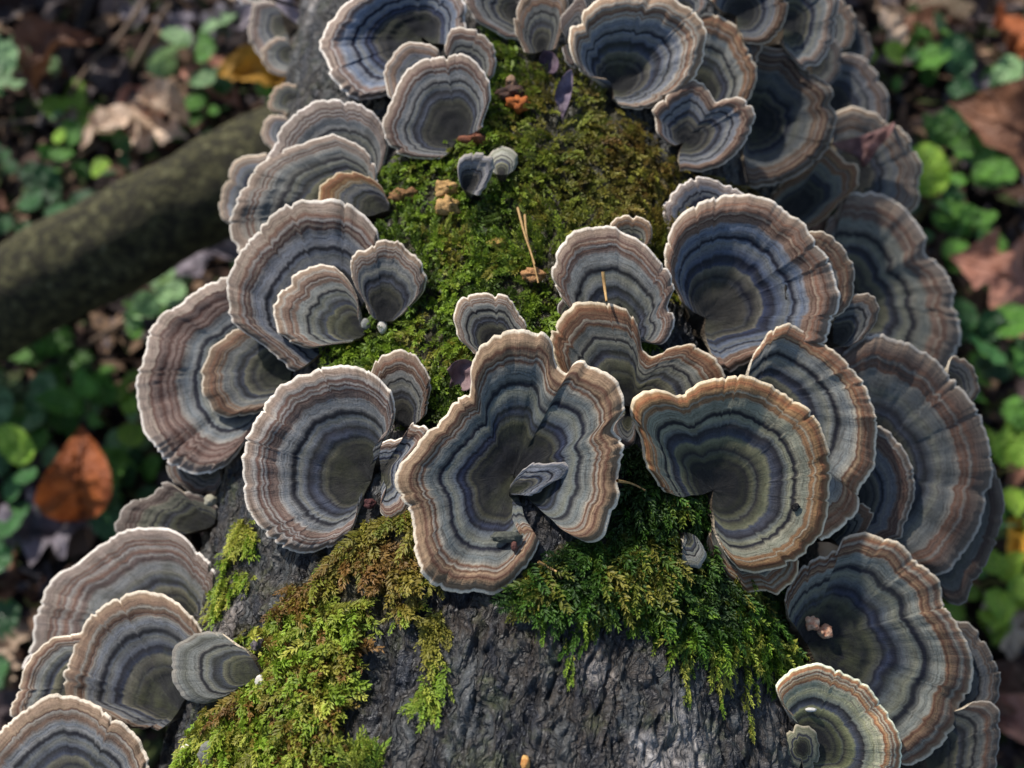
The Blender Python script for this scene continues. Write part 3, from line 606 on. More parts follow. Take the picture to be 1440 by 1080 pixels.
# ------------------------------------------------------------------ moss
def shoot_template(length, nleaf, leaf, flat, seed):
    """a leafy moss shoot along +Y, its upper side towards +Z; unit: millimetres"""
    r = random.Random(seed); V = []; F3 = []; A = []
    for k in range(nleaf):
        f = (k + 0.6) / nleaf; y = f * length
        ang = (1 if k % 2 else -1) * math.radians(r.uniform(22, 78) * (1 - 0.5 * f)) ; el = math.radians(r.uniform(-15, 65) if not flat else r.uniform(-20, 48))
        L = leaf * r.uniform(.75, 1.2) * (1 - 0.45 * f ** 3); w = L * r.uniform(.13, .19)
        d = np.array([math.sin(ang) * math.cos(el), math.cos(ang) * math.cos(el), math.sin(el)])
        side = unit(np.cross(d, [0, 0, 1])); p = np.array([0, y, 0.05 * length * math.sin(f * 3)])
        i0 = len(V)
        V += [p, p + d * L * .45 + side * w + [0, 0, .12 * L], p + d * L - np.array([0, 0, .12 * L]), p + d * L * .45 - side * w + [0, 0, .12 * L]]
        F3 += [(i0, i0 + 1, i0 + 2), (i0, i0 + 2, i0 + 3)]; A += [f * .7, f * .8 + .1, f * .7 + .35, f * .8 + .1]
    i0 = len(V); sw = 0.12
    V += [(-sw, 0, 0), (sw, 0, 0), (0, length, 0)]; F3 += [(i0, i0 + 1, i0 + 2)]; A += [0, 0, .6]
    return np.array(V, float) * 0.001, np.array(F3), np.array(A)
G_ = lambda *c: np.array(srgb(*c))
GREEN, LIME, YEL, DARKG, BRN, OLV = G_(70, 104, 32), G_(122, 150, 46), G_(172, 168, 76), G_(44, 66, 26), G_(128, 96, 52), G_(128, 122, 48)
def moss_patch(name, key, count, temps, colour, flow, label, up=0.6, extra=None, gap=-.62):
    poly = MOSS[key]; xs = [p[0] for p in poly]; ys = [p[1] for p in poly]
    Vs, Fs, Cs = [], [], []; off = 0; tries = 0; n = 0
    pts = []
    while len(pts) < count and tries < count * 12:
        tries += 1
        x = rng.uniform(min(xs) - 10, max(xs) + 10); y = rng.uniform(min(ys) - 10, max(ys) + 10)
        j = 14 * float(noise(x / 18, y / 18, 4.0))
        if not inside(poly, np.array(x + j), np.array(y + j)): continue
        if float(noise(x / 26, y / 26, 8.0)) < gap: continue
        pts.append((x, y, None, 1.0))
    for e in (extra or []): pts.append(e)
    hits = [trunk_hit(q[0], q[1]) for q in pts]; pts = [q for q, h in zip(pts, hits) if h[2]]; PP = np.array([h[0] for h in hits if h[2]])
    ss = (PP - Sb) @ AX; NN = unit(PP - axis_pt(ss)); DD = trunk_disp(ss, np.arctan2(NN @ SIDE, NN @ NF))[0]
    for (x, y, fdir, sc), P, nrm, dsp in zip(pts, PP, NN, DD):
        P = axis_pt((P - Sb) @ AX) + nrm * (trunk_r((P - Sb) @ AX) + dsp - 0.0008)
        fl = flow(x, y) if fdir is None else fdir
        tang = -AX * fl[1] + Rv * fl[0] if True else AX
        if fdir is None: a = rng.normal(0, fl[2]); tang = tang + (np.cross(nrm, unit(tang)) * math.tan(max(-1.3, min(1.3, a))))
        tang = unit(tang - nrm * (tang @ nrm))
        u_ = up * rng.uniform(.3, 1.5) if fdir is None else fl[2]
        Y = unit(tang + nrm * u_); Xa = unit(np.cross(Y, nrm)); Z = np.cross(Xa, Y)
        V0, F0, A0 = temps[rng.integers(len(temps))]
        k = sc * rng.uniform(.7, 1.25)
        V = P + (V0 * k) @ np.stack([Xa, Y, Z])
        # a curved shoot: the tip sinks a little
        V = V - nrm * ((V0[:, 1] * k) ** 2 * (rng.uniform(4, 22) if fdir is None else 3))[:, None]
        tip = P + Y * V0[:, 1].max() * k
        qx, qy, qd = proj(np.stack([tip, (tip + P) / 2]))
        a, b = zidx(qx, qy)
        if ((zb[a, b] < zb_trunk[a, b] - 0.003) & (qd < zb[a, b] + 0.002)).any(): continue
        c = colour(x, y) * rng.uniform(.75, 1.25)
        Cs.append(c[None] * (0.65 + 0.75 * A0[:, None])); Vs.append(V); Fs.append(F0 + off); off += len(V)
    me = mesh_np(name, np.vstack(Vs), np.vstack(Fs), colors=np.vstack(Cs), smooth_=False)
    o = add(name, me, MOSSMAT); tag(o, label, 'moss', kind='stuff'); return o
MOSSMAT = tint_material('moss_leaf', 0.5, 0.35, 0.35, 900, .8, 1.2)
def lerp(a, b, f): f = min(1, max(0, f)); return a * (1 - f) + b * f
def pick(x, y, lst, sc=45.0, sd=0.0):
    f = float(noise(x / sc, y / sc, 3.0 + sd)) * .55 + .5 + rng.normal(0, .17)
    f = min(.999, max(0, f)) * (len(lst) - 1); i = int(f); return lerp(lst[i], lst[i + 1], f - i)
fineT = [shoot_template(6, 22, 1.7, False, k) for k in range(5)] + [shoot_template(8, 28, 1.6, True, 20 + k) for k in range(3)]
frondT = [shoot_template(12, 40, 2.6, True, 40 + k) for k in range(5)]; strandT = [shoot_template(11, 34, 2.2, True, 60 + k) for k in range(4)]
def col_top(x, y):
    east = max(0, min(1, (x - 700) / 180)) * max(0, min(1, (420 - y) / 120))
    return lerp(pick(x, y, [DARKG, GREEN, LIME, LIME, OLV]), pick(x, y, [BRN, OLV, BRN, YEL], 30, 5), east * .8 + .12)
moss_patch('moss_carpet', 'top', 4200, fineT + [shoot_template(8, 26, 2.3, False, 70 + k) for k in range(5)], col_top, lambda x, y: (math.sin(x / 31) * .7, math.cos(y / 37) * .5 + .3, 1.0), 'green and rusty brown moss carpet along the crest of the trunk', .8)
hang = []
for (x0, y0, x1, y1, n) in ((810,850,800,950,26), (775,838,760,880,14), (845,840,842,880,12), (955,850,965,985,28), (985,895,1012,985,22), (1045,925,1046,1030,22), (910,850,930,905,18), (1020,900,1022,950,14), (740,838,722,858,10), (830,852,818,905,14), (880,840,890,870,12), (1075,930,1085,960,10)):
    for k in range(n):
        f = k / n; x = x0 + (x1 - x0) * f + rng.normal(0, 9 * (1 - f) + 1); y = y0 + (y1 - y0) * f
        hang.append((x, y, (rng.normal(0, .28), 1.0, rng.uniform(.15, .4)), .62 - .12 * f))
def col_right(x, y):
    return pick(x, y, [DARKG, DARKG, GREEN, OLV] if y < 850 else ([DARKG, GREEN, LIME, OLV] if y < 885 else [GREEN, LIME, YEL, LIME]))  # cap shade put into the colour: darker shoots higher up, brighter tips below
moss_patch('feather_moss', 'right', 1900, frondT + fineT[:3], col_right, lambda x, y: ((x - 900) / 700, 1.0, .75), 'green feather moss, darkened for cap shade, trailing down the bark below the curling fungus', .6, hang)
def col_left(x, y):
    dry = math.exp(-(((x - 540) / 70) ** 2 + ((y - 780) / 55) ** 2))
    return lerp(pick(x, y, [OLV, LIME, YEL, LIME, OLV, BRN], 38), pick(x, y, [BRN, BRN, OLV]), dry)
moss_patch('yellow_moss', 'left', 1900, frondT[:4] + fineT, col_left, lambda x, y: (.5, .9, .9), 'yellow-green and straw-coloured moss on the lower left bark', .7, None, -.28)
moss_patch('moss_strip', 'strip', 260, fineT, lambda x, y: pick(x, y, [LIME, YEL, LIME]), lambda x, y: (.2, 1, .6), 'narrow bright green strip of moss beside the round grey-blue fungus', .5)
moss_patch('moss_thread', 'thread', 130, fineT, lambda x, y: pick(x, y, [OLV, YEL, LIME]), lambda x, y: (-.1, 1, .4), 'thin yellowish thread of moss hanging down the bare bark', .3)
moss_patch('moss_tuft', 'edge', 70, fineT, lambda x, y: pick(x, y, [LIME, YEL]), lambda x, y: (0, -1, .6), 'small yellow-green moss tuft at the foot of the bare bark', .6)

# ------------------------------------------------------------------ small things on the trunk
def depth_at(x, y):
    a, b = zidx(np.array([x]), np.array([y])); return float(zb[a, b][0])
def lump(name, x, y, rx, ry, c0, c1, label, cat, sink=.4, seed=0, rough=.35, group=None, parent=None, nscale=900):
    """a rounded knob or crumb seated on what lies under this point"""
    d = depth_at(x, y); k = d / FPX; R = np.array([rx, ry, min(rx, ry) * .9]) * k
    th = np.linspace(0, np.pi, 15); ph = np.linspace(0, 2 * np.pi, 22, endpoint=False); T, Pp = np.meshgrid(th, ph, indexing='ij')
    D = np.stack([np.sin(T) * np.cos(Pp), np.sin(T) * np.sin(Pp), np.cos(T)], -1)
    rr = 1 + rough * fbm(D[..., 0] * 1.8 + seed, D[..., 1] * 1.8, D[..., 2] * 1.8 + seed, 3) * .6
    L = D * R * rr[..., None]; V = L[..., :1] * Rv + L[..., 1:2] * Uv - L[..., 2:] * Fv
    c = at(x, y, d) - unit(ray(x, y)) * R[2] * (1 - 2 * sink)
    o = add(name, mesh_np(name, V if parent is None else V + c - np.array(parent.location), grid_faces(15, 22, wrap=True)), simple_material(name + '_skin', c0, c1, nscale, .7, .0005), parent, c if parent is None else None)
    if parent is None: tag(o, label, cat, group)
    return o
def flake(name, poly, color0, color1, lift, bend, label, cat, seed=0, depths=None):
    """a bit of dry leaf lying on the fungi or moss: a thin curled sheet with thickness"""
    pts = np.array(poly, float); c = pts.mean(0)
    R2, s = catmull(np.vstack([pts, pts[:1]]), 44)
    d = min(depth_at(*c), np.median([depth_at(*p) for p in pts])) - lift
    t = np.linspace(0, 1, 9); P2 = c + (R2 - c)[None] * t[:, None, None]
    dd = d - bend * ((P2[..., 0] - c[0]) * .6 + (P2[..., 1] - c[1]) * .3) ** 2 * 1e-5 + .0012 * noise(P2[..., 0] / 9, P2[..., 1] / 9, seed)
    V = at(P2[..., 0], P2[..., 1], dd); W = V + unit(ray(*c)) * .0004
    Vt = np.vstack([V.reshape(-1, 3), W.reshape(-1, 3)]); o_ = 9 * 44
    F_ = np.vstack([grid_faces(9, 44), grid_faces(9, 44, off=o_, flip=True), np.stack([8 * 44 + np.arange(43), 8 * 44 + np.arange(1, 44), o_ + 8 * 44 + np.arange(1, 44), o_ + 8 * 44 + np.arange(43)], 1)])
    p0 = at(*c, d); o = add(name, mesh_np(name, Vt - p0, F_), simple_material(name + '_skin', color0, color1, 260, .65, .0006), None, p0)
    return tag(o, label, cat)
def stalk(name, pts, r, c0, c1, lift, label, cat, parent=None):
    P = np.array([at(x, y, depth_at(x, y) - lift - (e[0] if e else 0)) for x, y, *e in pts])
    Q, _ = catmull(P, 14); V, F_ = tube(Q, np.linspace(r, r * .6, 14), 7); p0 = P[0] if parent is None else np.array(parent.location)
    o = add(name, mesh_np(name, V - p0, F_), simple_material(name + '_skin', c0, c1, 500, .6), parent, p0 if parent is None else None)
    if parent is None: tag(o, label, cat)
    return o
WH0, WH1 = srgb(196, 186, 170), srgb(228, 222, 210); GB0, GB1 = srgb(112, 112, 108), srgb(160, 158, 150)
lump('fungus_bud', 538, 460, 7, 10, WH0, WH1, 'white bud at the foot of the fan-shaped fungus', 'fungus bud', seed=1, sink=-.45, rough=.2)
lump('fungus_bud', 514, 456, 7, 8, GB0, GB1, 'bluish grey bud beside the white bud in the left-hand stack', 'fungus bud', seed=2, sink=-.45, rough=.2)
lump('fungus_bud', 366, 958, 8, 9, WH0, WH1, 'white bud at the tip of the dark-necked small fungus', 'fungus bud', seed=3, sink=-.45, rough=.25)
lump('fungus_bud', 362, 908, 11, 10, srgb(70, 62, 66), srgb(120, 110, 112), 'dark crumpled bud on bright moss above the white bud', 'fungus bud', seed=4, sink=-.45, rough=.8)
lump('fungus_bud', 296, 704, 9, 8, srgb(150, 145, 125), srgb(180, 172, 150), 'tiny buff knob on bark under the small striped fungus', 'fungus bud', seed=5, sink=-.45)
lump('fungus_bud', 266, 1056, 13, 11, WH0, WH1, 'cream button at the lower left edge of the moss', 'fungus bud', seed=6, sink=-.45, rough=.2)
lump('fungus_bud', 293, 1060, 13, 18, srgb(90, 90, 86), srgb(140, 138, 130), 'grey button beside the cream button at the moss edge', 'fungus bud', seed=7, sink=-.45, rough=.3)
lump('bark_crumb', 628, 266, 15, 12, srgb(150, 112, 66), srgb(204, 164, 104), 'upper ochre crumb beside the little stalked cup on moss', 'crumb', sink=.1, seed=9, rough=1.1)
lump('bark_crumb', 630, 290, 17, 12, srgb(150, 112, 66), srgb(204, 164, 104), 'lower ochre crumb beside the little stalked cup on moss', 'crumb', sink=.1, seed=12, rough=1.1)
lump('bark_crumb', 569, 275, 17, 9, srgb(108, 74, 44), srgb(166, 122, 76), 'brown crumb on moss beside the left-hand stack', 'crumb', sink=.1, seed=13, rough=1)
lump('bark_crumb', 728, 147, 14, 10, srgb(124, 64, 24), srgb(196, 108, 44), 'rusty orange crumb on moss under a dark one', 'crumb', sink=.1, seed=14, rough=1)
lump('bark_crumb', 722, 131, 18, 9, srgb(46, 34, 32), srgb(96, 66, 50), 'blackish crumb on moss above the rusty orange crumb', 'crumb', sink=.0, seed=15, rough=1)
lump('bark_crumb', 719, 116, 8, 9, srgb(120, 92, 70), srgb(160, 128, 100), 'small tan crumb on top of the blackish crumb', 'crumb', sink=-.1, seed=16, rough=.5)
lump('bark_crumb', 668, 196, 16, 12, srgb(92, 52, 36), srgb(140, 84, 56), 'reddish brown crumb at the stem of the fan-shaped brownish fungus', 'crumb', sink=.2, seed=17, rough=1)
lump('bark_crumb', 748, 386, 16, 10, srgb(140, 98, 60), srgb(188, 140, 92), 'light brown crumb on moss at the end of the dry grass', 'crumb', sink=0, seed=18, rough=1)
lump('leaf_crumb', 700, 341, 13, 6, srgb(160, 120, 60), srgb(206, 174, 96), 'straw-coloured curl of leaf on the moss crest', 'crumb', sink=0, seed=19, rough=.6)
lump('red_mite', 578, 826, 6, 6, srgb(110, 14, 14), srgb(170, 30, 24), 'tiny red speck on the dark bark below the great folded fungus', 'speck', sink=.2, seed=20, rough=.3)
lump('red_crumb', 520, 708, 8, 7, srgb(60, 32, 32), srgb(102, 60, 56), 'dull red crumb at the base of the round grey-blue fungus', 'crumb', sink=.0, seed=21, rough=.6)
lump('dirt_speck', 1119, 712, 5, 5, srgb(16, 14, 14), srgb(30, 26, 26), 'black dirt speck on the great curling fungus', 'speck', sink=.2, seed=22, rough=.9)
lump('white_fleck', 1140, 998, 8, 3, srgb(190, 186, 178), srgb(220, 216, 208), 'small white flake on the yellowish split-rim fungus', 'speck', sink=.1, seed=23)
lump('wood_chip', 739, 1074, 7, 12, srgb(180, 110, 50), srgb(226, 180, 110), 'orange chip of wood on the bare bark at the bottom', 'chip', sink=.2, seed=24)
lump('wood_chip', 1048, 1016, 7, 6, srgb(140, 90, 60), srgb(190, 130, 90), 'tan chip on the bark beside a hanging moss tip', 'chip', sink=.2, seed=25)
for (x, y, s_) in ((1141, 876, 26), (1159, 888, 27)):
    lump('wart', x, y, 10, 10, srgb(170, 92, 56), srgb(214, 190, 160), None, None, .55, s_, .6, parent=ROOTS['I1'], nscale=500)
lump('twig_stub', 712, 755, 22, 8, srgb(52, 54, 48), srgb(96, 96, 84), 'short dark twig stub in the hollow of the great folded fungus', 'twig', sink=-.3, seed=28, rough=.5)
lump('seed', 723, 768, 5, 7, srgb(66, 36, 32), srgb(112, 72, 62), 'small red-brown seed on the lower lip of the great folded fungus', 'seed', sink=.0, seed=29, rough=.2)
flake('leaf_fragment', [(628,520),(640,508),(655,505),(668,512),(672,528),(664,545),(650,550),(646,540),(632,545),(634,532)], srgb(84, 62, 66), srgb(142, 116, 114), .004, 2, 'crumpled purple-brown leaf scrap caught on the great folded fungus', 'leaf')
o = flake('leaf_fragment', [(1168,202),(1190,196),(1215,190),(1240,180),(1258,172),(1252,190),(1238,205),(1226,222),(1214,236),(1205,222),(1186,212)], srgb(78, 54, 52), srgb(132, 96, 90), .005, 3, 'purple-brown pointed leaf lying across the right-hand fungi', 'leaf', 3)
stalk('leaf_stalk', [(1255, 175, .003), (1268, 170, .003), (1282, 164, .003)], .0009, srgb(40, 30, 30), srgb(70, 54, 50), .004, None, None, o)
flake('leaf_fragment', [(786,152),(780,138),(784,120),(794,104),(804,98),(806,118),(802,140),(796,156),(790,168)], srgb(70, 56, 66), srgb(122, 106, 118), .006, 3, 'purple-grey curled bud leaf standing on moss beside the cup-shaped fungus', 'leaf', 5)
flake('leaf_fragment', [(764,70),(778,74),(786,88),(780,104),(766,98),(758,84)], srgb(52, 40, 48), srgb(92, 72, 84), .004, 3, 'dark purple leaf scrap under the tongue-shaped tan fungus', 'leaf', 6)
for i, (p, lb) in enumerate((([(728, 292), (738, 330), (748, 360), (757, 398)], 'longest dry grass stalk lying on the moss crest'), ([(738, 302), (741, 335), (752, 372)], 'shorter dry grass stalk crossing the longest one'), ([(848, 382), (850, 402), (853, 424)], 'dry grass stalk lying on the upright brownish fungus'), ([(757, 790), (770, 797), (783, 804)], 'short straw poking from the lip of the great folded fungus'), ([(868, 676), (888, 680), (908, 690)], 'thin pale straw in the dark gap of moss'))):
    stalk('grass_stalk', p, .0006 if i == 2 else .00045, srgb(140, 104, 60), srgb(196, 160, 104), .0045 if i in (2, 3) else .007, lb, 'grass stalk')

# ------------------------------------------------------------------ forest floor
def build_ground():
    g = np.concatenate([-np.geomspace(150, .9, 24), np.linspace(-.85, .85, 171), np.geomspace(.9, 150, 24)])
    X, Y = np.meshgrid(g, g + .2, indexing='ij')
    near = np.exp(-((X ** 2 + (Y - .2) ** 2) / 1.5))
    Z = near * (.008 * fbm(X * 9, Y * 9, 0, 3) + .004 * fbm(X * 50, Y * 50, 3, 3)) - .006
    me = mesh_np('ground', np.stack([X, Y, Z], -1), grid_faces(len(g), len(g), flip=True))
    M = NT('forest_soil'); v = M.coord('Object'); f = M.noise(v, 40, 5, .65); f2 = M.noise(v, 260, 4, .7)
    col = M.ramp(f, [(.3, srgb(24, 19, 18)), (.55, srgb(44, 34, 30)), (.75, srgb(70, 52, 44))])
    col = M.mix(1.0, col, M.ramp(f2, [(.3, (.5, .5, .5)), (.7, (1.5, 1.4, 1.35))]), 'MULTIPLY')
    M.set(col, .9, .2); M.bump(f2, .006, 1.0)
    tag(add('ground', me, M.m), kind='structure')
build_ground()
def outside(px, py): return (-330 < px < 470 or 1130 < px < 1760) and -330 < py < 1400
# crumbly litter that nobody could count
def build_litter():
    Vs, Fs, Cs = [], [], []; off = 0; n = 0
    while n < 15000:
        wide = n >= 8000; p = np.array([rng.uniform(-.72, .72), rng.uniform(-.35, 1.05), 0]) if not wide else np.array([rng.uniform(-1.3, 1.3), rng.uniform(-.8, 2.0), 0]); x, y, d = proj(p[None])
        if not wide and not outside(x[0], y[0]): continue
        n += 1; L = rng.uniform(.003, .016) * (1.6 if wide else 1); w = L * rng.uniform(.12, .7); a = rng.uniform(0, 6.28)
        ux = np.array([math.cos(a), math.sin(a), rng.normal(0, .35)]); uy = np.array([-math.sin(a), math.cos(a), rng.normal(0, .35)]); z = np.array([0, 0, rng.uniform(0, .016)])
        Vs.append(np.array([p + z - ux * L, p + z + uy * w, p + z + ux * L, p + z - uy * w + [0, 0, rng.uniform(-.003, .003)]])); Fs.append(np.array([[0, 1, 2, 3]]) + off); off += 4
        c = [G_(74, 54, 44), G_(104, 80, 64), G_(50, 40, 38), G_(136, 110, 88), G_(92, 82, 82), G_(58, 66, 34)][rng.integers(6)] * rng.uniform(.6, 1.2)
        Cs.append(np.tile(c, (4, 1)))
    me = mesh_np('leaf_litter', np.vstack(Vs), np.vstack(Fs), colors=np.vstack(Cs), smooth_=False)
    tag(add('leaf_litter', me, tint_material('litter', .8, .2)), 'brown crumbly leaf litter and bark bits on the forest floor', 'leaf litter', kind='stuff')
build_litter()
def leaf_mesh(name, kind, seed, width=.5, curl=.25, wav=.08):
    """unit-length blade from the stalk at the origin towards +Y"""
    r = random.Random(seed); nu, nv = 26, 9; u = np.linspace(0, 1, nu); v = np.linspace(-1, 1, nv); U_, V_ = np.meshgrid(u, v, indexing='ij')
    if kind == 'oak': w = width * np.sin(np.pi * u ** .8) ** .7 * (.72 + .34 * np.cos(2 * np.pi * 3.6 * u + .5))
    elif kind == 'ovate': w = width * np.sin(np.pi * u ** .75) ** .9
    elif kind == 'round': w = width * np.sqrt(np.clip(1 - (2 * u - 1) ** 2, 0, 1)) * (1 + .07 * np.cos(2 * np.pi * 9 * u))
    else: w = width * np.sin(np.pi * u ** .7) * (1 + .22 * np.cos(2 * np.pi * 8 * u))
    w = np.maximum(w, .004)[:, None]; X = V_ * w + .05 * np.sin(u * 4 + seed)[:, None]; Y = U_ - (.12 * np.abs(V_) ** 1.5 * (1 - U_) if kind == 'round' else 0)
    Z = curl * (np.abs(V_) ** 1.6) * w + .35 * curl * np.sin(U_ * 2.6 + r.uniform(-.6, .6)) + wav * fbm(X * 5 + seed, Y * 5, 0, 2) - .025 * (1 - np.abs(V_)) * 0
    Z = Z + .02 * np.abs(np.sin(U_ * 22 + np.abs(V_) * 3)) * (kind != 'oak')
    Z -= Z[0, nv // 2]
    Vt = np.stack([X, Y, Z], -1)
    return mesh_np(name, Vt, grid_faces(nu, nv), {'vv': V_.ravel(), 'uu': U_.ravel()})
def leaf_material(name, c0, c1, vein, rough, spec, trans, scale=60, spots=None):
    M = NT(name); v = M.coord('Object'); oi = M.n('ObjectInfo').outputs['Random']
    f = M.noise(v, 4.5, 4, .6); col = M.ramp(f, [(.3, c0), (.7, c1)])
    vv = M.math('ABSOLUTE', M.n('Attribute', attribute_name='vv').outputs['Fac']); uu = M.n('Attribute', attribute_name='uu').outputs['Fac']
    side = M.math('ABSOLUTE', M.math('SINE', M.math('ADD', M.math('MULTIPLY', uu, 24.0), M.math('MULTIPLY', vv, -5.0))))
    k = M.math('MAXIMUM', M.ramp(vv, [(.0, (1, 1, 1)), (.09, (0, 0, 0))]), M.math('MULTIPLY', M.ramp(side, [(.0, (1, 1, 1)), (.2, (0, 0, 0))]), .5))
    col = M.mix(M.math('MULTIPLY', k, .6), col, vein)
    var = M.n('MapRange', i_3=.75, i_4=1.65); M.link(oi, var.inputs[0])
    col = M.mix(1.0, col, M.n('CombineColor', i_0=var.outputs[0], i_1=var.outputs[0], i_2=var.outputs[0]).outputs[0], 'MULTIPLY')
    M.set(col, rough, spec); M.bump(M.math('ADD', k, f), .02, .5)
    tr = M.n('BsdfTranslucent'); M.link(col, tr.inputs[0]); mx = M.n('MixShader', i_0=trans); M.link(M.b.outputs[0], mx.inputs[1]); M.link(tr.outputs[0], mx.inputs[2]); M.link(mx.outputs[0], M.out.inputs[0])
    return M.m
DEAD = {
 'brown': (leaf_material('dead_brown', srgb(78, 52, 40), srgb(122, 84, 62), srgb(60, 40, 32), .6, .35, .12), 'brown'),
 'dark': (leaf_material('dead_dark', srgb(44, 34, 34), srgb(78, 62, 60), srgb(34, 26, 26), .5, .4, .08), 'blackish brown'),
 'grey': (leaf_material('dead_grey', srgb(92, 84, 92), srgb(140, 130, 136), srgb(74, 66, 70), .5, .4, .1), 'grey-purple'),
 'tan': (leaf_material('dead_tan', srgb(150, 122, 98), srgb(204, 180, 156), srgb(116, 92, 72), .6, .35, .15), 'pale tan'),
 'orange': (leaf_material('dead_orange', srgb(134, 66, 30), srgb(184, 104, 52), srgb(96, 46, 24), .55, .35, .2), 'orange-brown'),
 'salmon': (leaf_material('dead_salmon', srgb(128, 82, 66), srgb(178, 126, 104), srgb(112, 66, 54), .5, .4, .15), 'salmon-brown'),
 'yellow': (leaf_material('dead_yellow', srgb(170, 120, 30), srgb(212, 160, 60), srgb(150, 100, 40), .55, .35, .25), 'ochre-yellow'),
}
DM = {k: [leaf_mesh('blade', t, 50 + i * 13 + j, w, c, wv) for j, (t, w, c, wv) in enumerate((('oak', .34, .35, .10), ('ovate', .28, .5, .12), ('oak', .4, .2, .16), ('ovate', .36, .9, .1)))] for i, k in enumerate(DEAD)}
SV_, SF_ = tube(np.array([[0, .02, 0], [0, -.12, .0], [.02, -.26, .03]]), [.014, .011, .009], 6); STALK = mesh_np('leaf_stalk', SV_, SF_); STALK.materials.append(simple_material('dry_stalk', srgb(70, 50, 36), srgb(110, 82, 58), 300))
def dead_leaf(x, y, size_px, ang, color, var, label, group, z=.012, tilt=(0, 0)):
    p = on_ground(x, y, z); L = size_px / FPX * np.linalg.norm(p - Cp)
    o = bpy.data.objects.new('dead_leaf', None); COL.objects.link(o); o.empty_display_size = .01
    o.scale = (L, L, L); a = math.radians(ang); o.rotation_euler = (tilt[0], tilt[1], a)
    o.location = p - np.array([-math.sin(a), math.cos(a), 0]) * L * .5
    me = DM[color][var]
    add('blade', me, DEAD[color][0], o); add('leaf_stalk', STALK, None, o)
    return tag(o, label, 'leaf', group)
for args in (
 (180, 212, 105, 140, 'tan', 1, 'pale tan sunlit leaf lying against the mossy log', .03, (.2, .3)),
 (232, 172, 70, 80, 'tan', 3, 'small pale folded leaf above the big pale tan leaf', .03, (.1, .2)),
 (120, 668, 120, 10, 'orange', 3, 'curled orange-brown leaf standing up with a pale inner side', .035, (.5, .2)),
 (360, 118, 95, 95, 'yellow', 1, 'ochre-yellow leaf beside the bare trunk shoulder', .05, (0, .1)),
 (250, 385, 105, 110, 'grey', 1, 'grey-purple leaf under the mossy log near the crescent fungus', .03, (.1, .1)),
 (300, 355, 90, 75, 'grey', 3, 'grey-purple curled leaf where the mossy log meets the fungi', .03, (.1, .1)),
 (235, 455, 90, 150, 'dark', 1, 'dark purple leaf among pale green plants left of the crescent fungus', .02, (.1, .1)),
 (1408, 398, 150, 70, 'salmon', 2, 'salmon-brown oak leaf beside the two-lobed fungus', .04, (.1, -.2)),
 (1405, 205, 170, 60, 'brown', 3, 'large brown arched leaf on the floor beyond the leaf-strewn fungus', .04, (.1, -.3)),
 (1238, 52, 62, 30, 'tan', 1, 'small tan leaf beside the topmost right-hand fungi', .03, (.1, .2)),
 (1300, 42, 80, 100, 'tan', 3, 'narrow tan leaf on dark soil beyond the trunk', .02, (.2, .2)),
 (1415, 48, 80, 10, 'orange', 1, 'orange-brown leaf on dark soil beyond the trunk', .02, (.1, .1)),
 (1395, 880, 90, 20, 'tan', 0, 'pale tan leaf beside the lower dark fungus rims', .03, (.1, .1)),
 (1420, 770, 80, 160, 'yellow', 1, 'ochre leaf under yellow-green leaves on the right', .03, (.1, .1)),
 (1425, 1010, 110, 70, 'salmon', 1, 'pinkish brown leaf on the floor by the lowest dark fungus', .02, (.1, .1)),
 (60, 742, 130, 100, 'grey', 2, 'grey-purple leaf near the curled orange leaf', .02, (.1, .1)),
 (15, 1010, 120, 60, 'dark', 1, 'purple-black leaf behind the lower left fungi', .01, (.1, .1)),
): dead_leaf(*args[:6], args[6], None, args[7], args[8])
kinds = ['brown'] * 4 + ['dark'] * 5 + ['grey'] * 4 + ['tan'] * 3 + ['salmon'] * 2
n = 0
while n < 210:
    x = rng.uniform(-330, 1760); y = rng.uniform(-330, 1400)
    if not outside(x, y): continue
    n += 1; k = kinds[rng.integers(len(kinds))]; vr = int(rng.integers(4))
    dead_leaf(x, y, rng.uniform(40, 120), rng.uniform(0, 360), k, vr, DEAD[k][1] + (' lobed', ' narrow', ' broad lobed', ' rolled-up')[vr] + ' dead leaf lying among the litter on the floor', DEAD[k][1] + ' leaves in the floor litter', rng.uniform(.004, .022), (rng.normal(0, .2), rng.normal(0, .2)))

GM = {
 'green': leaf_material('leaf_green', srgb(56, 98, 34), srgb(90, 136, 50), srgb(116, 154, 84), .38, .5, .25),
 'pale': leaf_material('leaf_pale', srgb(102, 140, 88), srgb(148, 180, 124), srgb(180, 202, 156), .35, .5, .2),
 'lime': leaf_material('leaf_lime', srgb(98, 140, 40), srgb(150, 180, 66), srgb(184, 200, 110), .42, .45, .35),
 'deep': leaf_material('leaf_deep', srgb(38, 74, 36), srgb(62, 104, 54), srgb(88, 124, 80), .33, .5, .15),
}
GL = {k: [leaf_mesh('leaf', t, 300 + i * 7 + j, w, c, .06) for j, (t, w, c) in enumerate((('round', .48, .15), ('round', .42, .25), ('tooth', .34, .2)))] for i, k in enumerate(GM)}
STEMM = simple_material('plant_stem', srgb(70, 84, 40), srgb(110, 96, 60), 300)
SV_, SF_ = tube(np.array([[0, 0, 0], [.06, .02, .35], [.02, .05, .7], [.08, .0, 1.0]]), [.035, .03, .026, .02], 6); PSTEM = mesh_np('stem', SV_, SF_); PSTEM.materials.append(STEMM)
